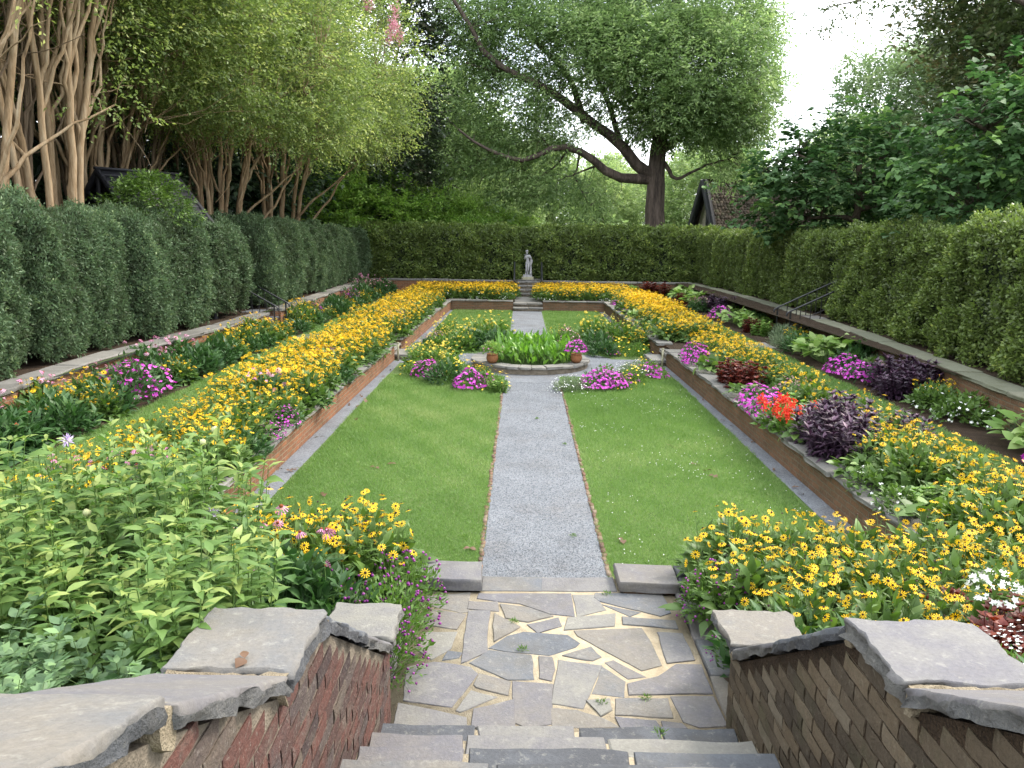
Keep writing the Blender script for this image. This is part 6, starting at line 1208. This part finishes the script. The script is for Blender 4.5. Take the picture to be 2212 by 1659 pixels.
for (a, b) in (((.3, -1.9, 1.3), (.3, 1.9, 1.3)), ((.3, -1.2, 2.6), (.3, 1.2, 2.6)), ((.3, 0, 1.2), (.3, 0, 5.3)), ((.3, -1.5, 1.3), (.3, -.5, 2.6)), ((.3, -.5, 1.3), (.3, -1.0, 2.6)), ((.3, .5, 1.3), (.3, 1.0, 2.6)), ((.3, -.9, 1.3), (.3, -.2, 2.6))): beam(a, b, .08, t, 'timber')

# ------------------------------------------------------------------ lawn blades, clover, leaves, weeds
def blades(n, fx, z, L=(.025, .055), W=.005, seed=1):
    x, y = fx(n); k = len(x); s = rng.uniform(*L, k); D = nrm(Z3 + rng.normal(size=(k, 3)) * [.75, .75, .2]); mb = MB()
    patch = .5 + .4 * wob(np.stack([x, y, 0 * x], 1), seed, .8) + .35 * wob(np.stack([x, y, 0 * x], 1), seed + 1, 3.2); dist = np.hypot(x, y); w = W * np.clip(dist / 7, 1, 3.5)
    inst(mb, GB, np.stack([x, y, np.full(k, z)], 1), D, nrm(rng.normal(size=(k, 3))), s * np.clip(dist / 9, 1, 1.6), w, np.clip(rng.uniform(-.1, .5, k) + .6 * patch + (rng.uniform(size=k) > .98) * .5, 0, 1)); return mb.mesh('grass', M['grass'])
def field(regs, bias=1.9):
    ar = np.array([(b - a) * (d - c) for a, b, c, d in regs]); 
    def f(n):
        i = rng.choice(len(regs), n, p=ar / ar.sum()); r_ = np.array(regs)[i]; return r_[:, 0] + (r_[:, 1] - r_[:, 0]) * rng.uniform(size=n), r_[:, 2] + (r_[:, 3] - r_[:, 2]) * rng.uniform(size=n) ** bias
    return f
def ragged(f, edge=.05):
    def g_(n):
        x, y = f(n); return x + wob(np.stack([x, y, 0 * x], 1), 77, 2.5) * edge + rng.normal(size=n) * edge * .4, y
    return g_
o = part('grass', blades(330000, ragged(field([(-3.2, -.6, 6.25, 17.2), (.68, 3.28, 6.25, 17.2)], 1.5), .035), .0)); tag(o, 'short mown grass of the sunken lawn nearer than the pond', 'grass', kind='stuff')
o = part('grass', blades(90000, ragged(field([(-3.05, -.6, 20.5, 32.5), (.68, 3.05, 20.5, 32.5)], 1.0), .03), .0, (.03, .05))); tag(o, 'short mown grass of the sunken lawn beyond the pond', 'grass', kind='stuff')
o = part('grass', blades(110000, ragged(field([(-6.2, -5.0, 6.5, 30), (5.0, 6.15, 6.5, 30)], 1.5), .05), zb + .005, (.025, .055))); tag(o, 'grass strips running between the flower beds on both terraces', 'grass', kind='stuff')
mb = MB(); n = 700; x = rng.uniform(.8, 3.2, n); y = 6.4 + rng.uniform(size=n) ** 1.3 * 10; k = (wob(np.stack([x, y, 0 * x], 1), 5, 1.2) + .5 * wob(np.stack([x, y, 0 * x], 1), 6, 4) > .0); x, y = x[k], y[k]
flat(mb, OCT, np.stack([x, y, np.full(len(x), .04)], 1), Z3, rng.uniform(.005, .009, len(x)), rng.uniform(size=len(x))); o = part('clover_flowers', mb.mesh('clover_flowers', PET['white'])); tag(o, 'tiny white clover flowers dotting the right half of the lawn', 'clover', kind='stuff')
mb = MB(); flat(mb, L9, [(0, 0, .01)], [(0, 0, 1.)], .075, .5); inst(mb, L9, [(0, 0, .012)], [(.6, 1, .25)], [(0, .2, 1)], .075, .05, .6); LEAF = mb.mesh('fallen_leaf', M['deadleaf'])
def onz(x, y, z):
    d = CF + RX * (x - PW / 2) / FP - UX * (y - PH / 2) / FP; return LOC + d * ((z - LOC[2]) / d[2])
for (x, y, z, l) in ((1500, 1003, .02, 'on the right lawn, middle'), (1527, 1017, .02, 'on the right lawn, right of the middle'), (1542, 1028, .02, 'on the right lawn, toward the drain strip'), (1450, 965, .02, 'on the right lawn, farthest'), (1345, 1168, .02, 'on the right lawn, near the path'), (845, 1003, .02, 'on the left lawn, near the wall'), (810, 1010, .02, 'on the left lawn, beside the wall drain'), (700, 1068, .02, 'in the left drain strip, nearest'), (770, 905, .02, 'in the left drain strip, farther'), (640, 1110, .02, 'at the near left lawn corner'), (1860, 1095, .02, 'in the right drain strip near the yellow flowers'), (1795, 1065, .02, 'in the right drain strip farther on'), (790, 865, .46, 'on the left wall coping, farther'), (690, 945, .46, 'on the left wall coping, middle'), (600, 1015, .46, 'on the left wall coping, nearest'), (1015, 1185, .02, 'on the left lawn near the path')):
    p = onz(x, y, z); o = part('fallen_leaf', LEAF, None, tuple(p), (rng.normal() * .2, rng.normal() * .2, rng.uniform(0, 6))); tag(o, 'small brown fallen leaf lying ' + l, 'leaf', 'fallen leaves')
for i in range(18):
    o = part('fallen_leaf', LEAF, None, (rng.uniform(-3.42, -3.2), 7.2 + 11 * rng.uniform() ** 1.5, .022), (rng.normal() * .2, rng.normal() * .2, rng.uniform(0, 6))); o.scale = (.7, .7, .7); tag(o, 'tiny brown leaf among the litter in the drain strip left of the lawn', 'leaf', 'leaf litter in the left drain strip')
for i in range(9):
    o = part('fallen_leaf', LEAF, None, (rng.uniform(3.32, 3.5), 7.0 + 9 * rng.uniform(), .022), (rng.normal() * .2, rng.normal() * .2, rng.uniform(0, 6))); o.scale = (.7, .7, .7); tag(o, 'tiny brown leaf among the litter in the drain strip right of the lawn', 'leaf', 'leaf litter in the right drain strip')
for i in range(9):
    o = part('fallen_leaf', LEAF, None, (rng.uniform(-3.62, -3.47), 8 + 9 * rng.uniform(), .438), (rng.normal() * .1, rng.normal() * .1, rng.uniform(0, 6))); o.scale = (.6, .6, .6); tag(o, 'tiny brown leaf dropped on the slate coping left of the lawn', 'leaf', 'leaf litter on the left coping')
p = onz(528, 1422, 1.83); o = part('fallen_leaf', LEAF, None, tuple(p + [0, 0, -.006]), (.15, .1, 1)); o.scale = (.6, .6, .6); tag(o, 'curled brown dead leaf on the left cheek wall coping', 'leaf', 'fallen leaves')
W_ = mk('tuft', 0, n=55, r=.035, h=.022, L=.03, W=.005, leaf='mid')['foliage']
for (x, y, z, l) in ((1238, 1158, .01, 'in the gravel path near the right edge'), (1110, 1345, ZL, 'between flagstones at the middle'), (1128, 1405, ZL, 'between flagstones nearer the left'), (1005, 1160, .01, 'at the left lawn edge'), (1395, 1510, ZL, 'in the paving near the stairs, right side'), (1310, 1285, ZL, 'in the paving joint at the right back'), (1425, 1585, .62, 'sprouting from the right side of the steps'), (1300, 1520, ZL, 'in the paving joint right of the middle'), (1220, 960, .01, 'in the middle of the gravel path'), (1160, 905, .01, 'in the gravel path, left part')):
    tag(part('weed_tuft', W_, None, tuple(onz(x, y, z)), (0, 0, x)), 'small green weed tuft ' + l, 'weed', 'weeds in gravel and paving')

# ------------------------------------------------------------------ light
w = bpy.data.worlds.new('World'); scene.world = w; w.use_nodes = True; nt = w.node_tree; nt.nodes.clear()
SUN_EL, SUN_AZ = R(46), R(62)       # azimuth from +Y toward +X
sky = nt.nodes.new('ShaderNodeTexSky'); sky.sky_type = 'NISHITA'; sky.sun_disc = False; sky.sun_elevation = SUN_EL; sky.sun_rotation = SUN_AZ; sky.air_density = 1; sky.dust_density = 2.5; sky.ozone_density = 1
tc = nt.nodes.new('ShaderNodeTexCoord'); ns = nt.nodes.new('ShaderNodeTexNoise'); ns.inputs['Scale'].default_value = 2.6; ns.inputs['Detail'].default_value = 6; nt.links.new(tc.outputs['Generated'], ns.inputs['Vector'])
cr_ = nt.nodes.new('ShaderNodeValToRGB'); cr_.color_ramp.elements[0].position = .36; cr_.color_ramp.elements[0].color = (.45, .45, .45, 1); cr_.color_ramp.elements[1].position = .56; cr_.color_ramp.elements[1].color = (1, 1, 1, 1); nt.links.new(ns.outputs[0], cr_.inputs[0])
mx = nt.nodes.new('ShaderNodeMixRGB'); nt.links.new(cr_.outputs[0], mx.inputs[0]); nt.links.new(sky.outputs[0], mx.inputs[1]); mx.inputs[2].default_value = (6.6, 6.9, 7.2, 1)
bg = nt.nodes.new('ShaderNodeBackground'); bg.inputs[1].default_value = .15; out = nt.nodes.new('ShaderNodeOutputWorld'); nt.links.new(mx.outputs[0], bg.inputs[0]); nt.links.new(bg.outputs[0], out.inputs[0])
sl = bpy.data.lights.new('sun', 'SUN'); sl.energy = 1.5; sl.angle = R(16); sl.color = (1, .93, .82); so = bpy.data.objects.new('sun', sl); COL.objects.link(so)
sd = Vector((math.sin(SUN_AZ) * math.cos(SUN_EL), math.cos(SUN_AZ) * math.cos(SUN_EL), math.sin(SUN_EL))); so.rotation_euler = sd.to_track_quat('Z', 'Y').to_euler()
vs = scene.view_settings; vs.view_transform = 'Standard'; vs.look = 'None'; vs.gamma = 1; vs.exposure = 1.88; vs.use_curve_mapping = False
scene.cycles.max_bounces = 8; scene.cycles.transparent_max_bounces = 8; scene.cycles.use_denoising = True
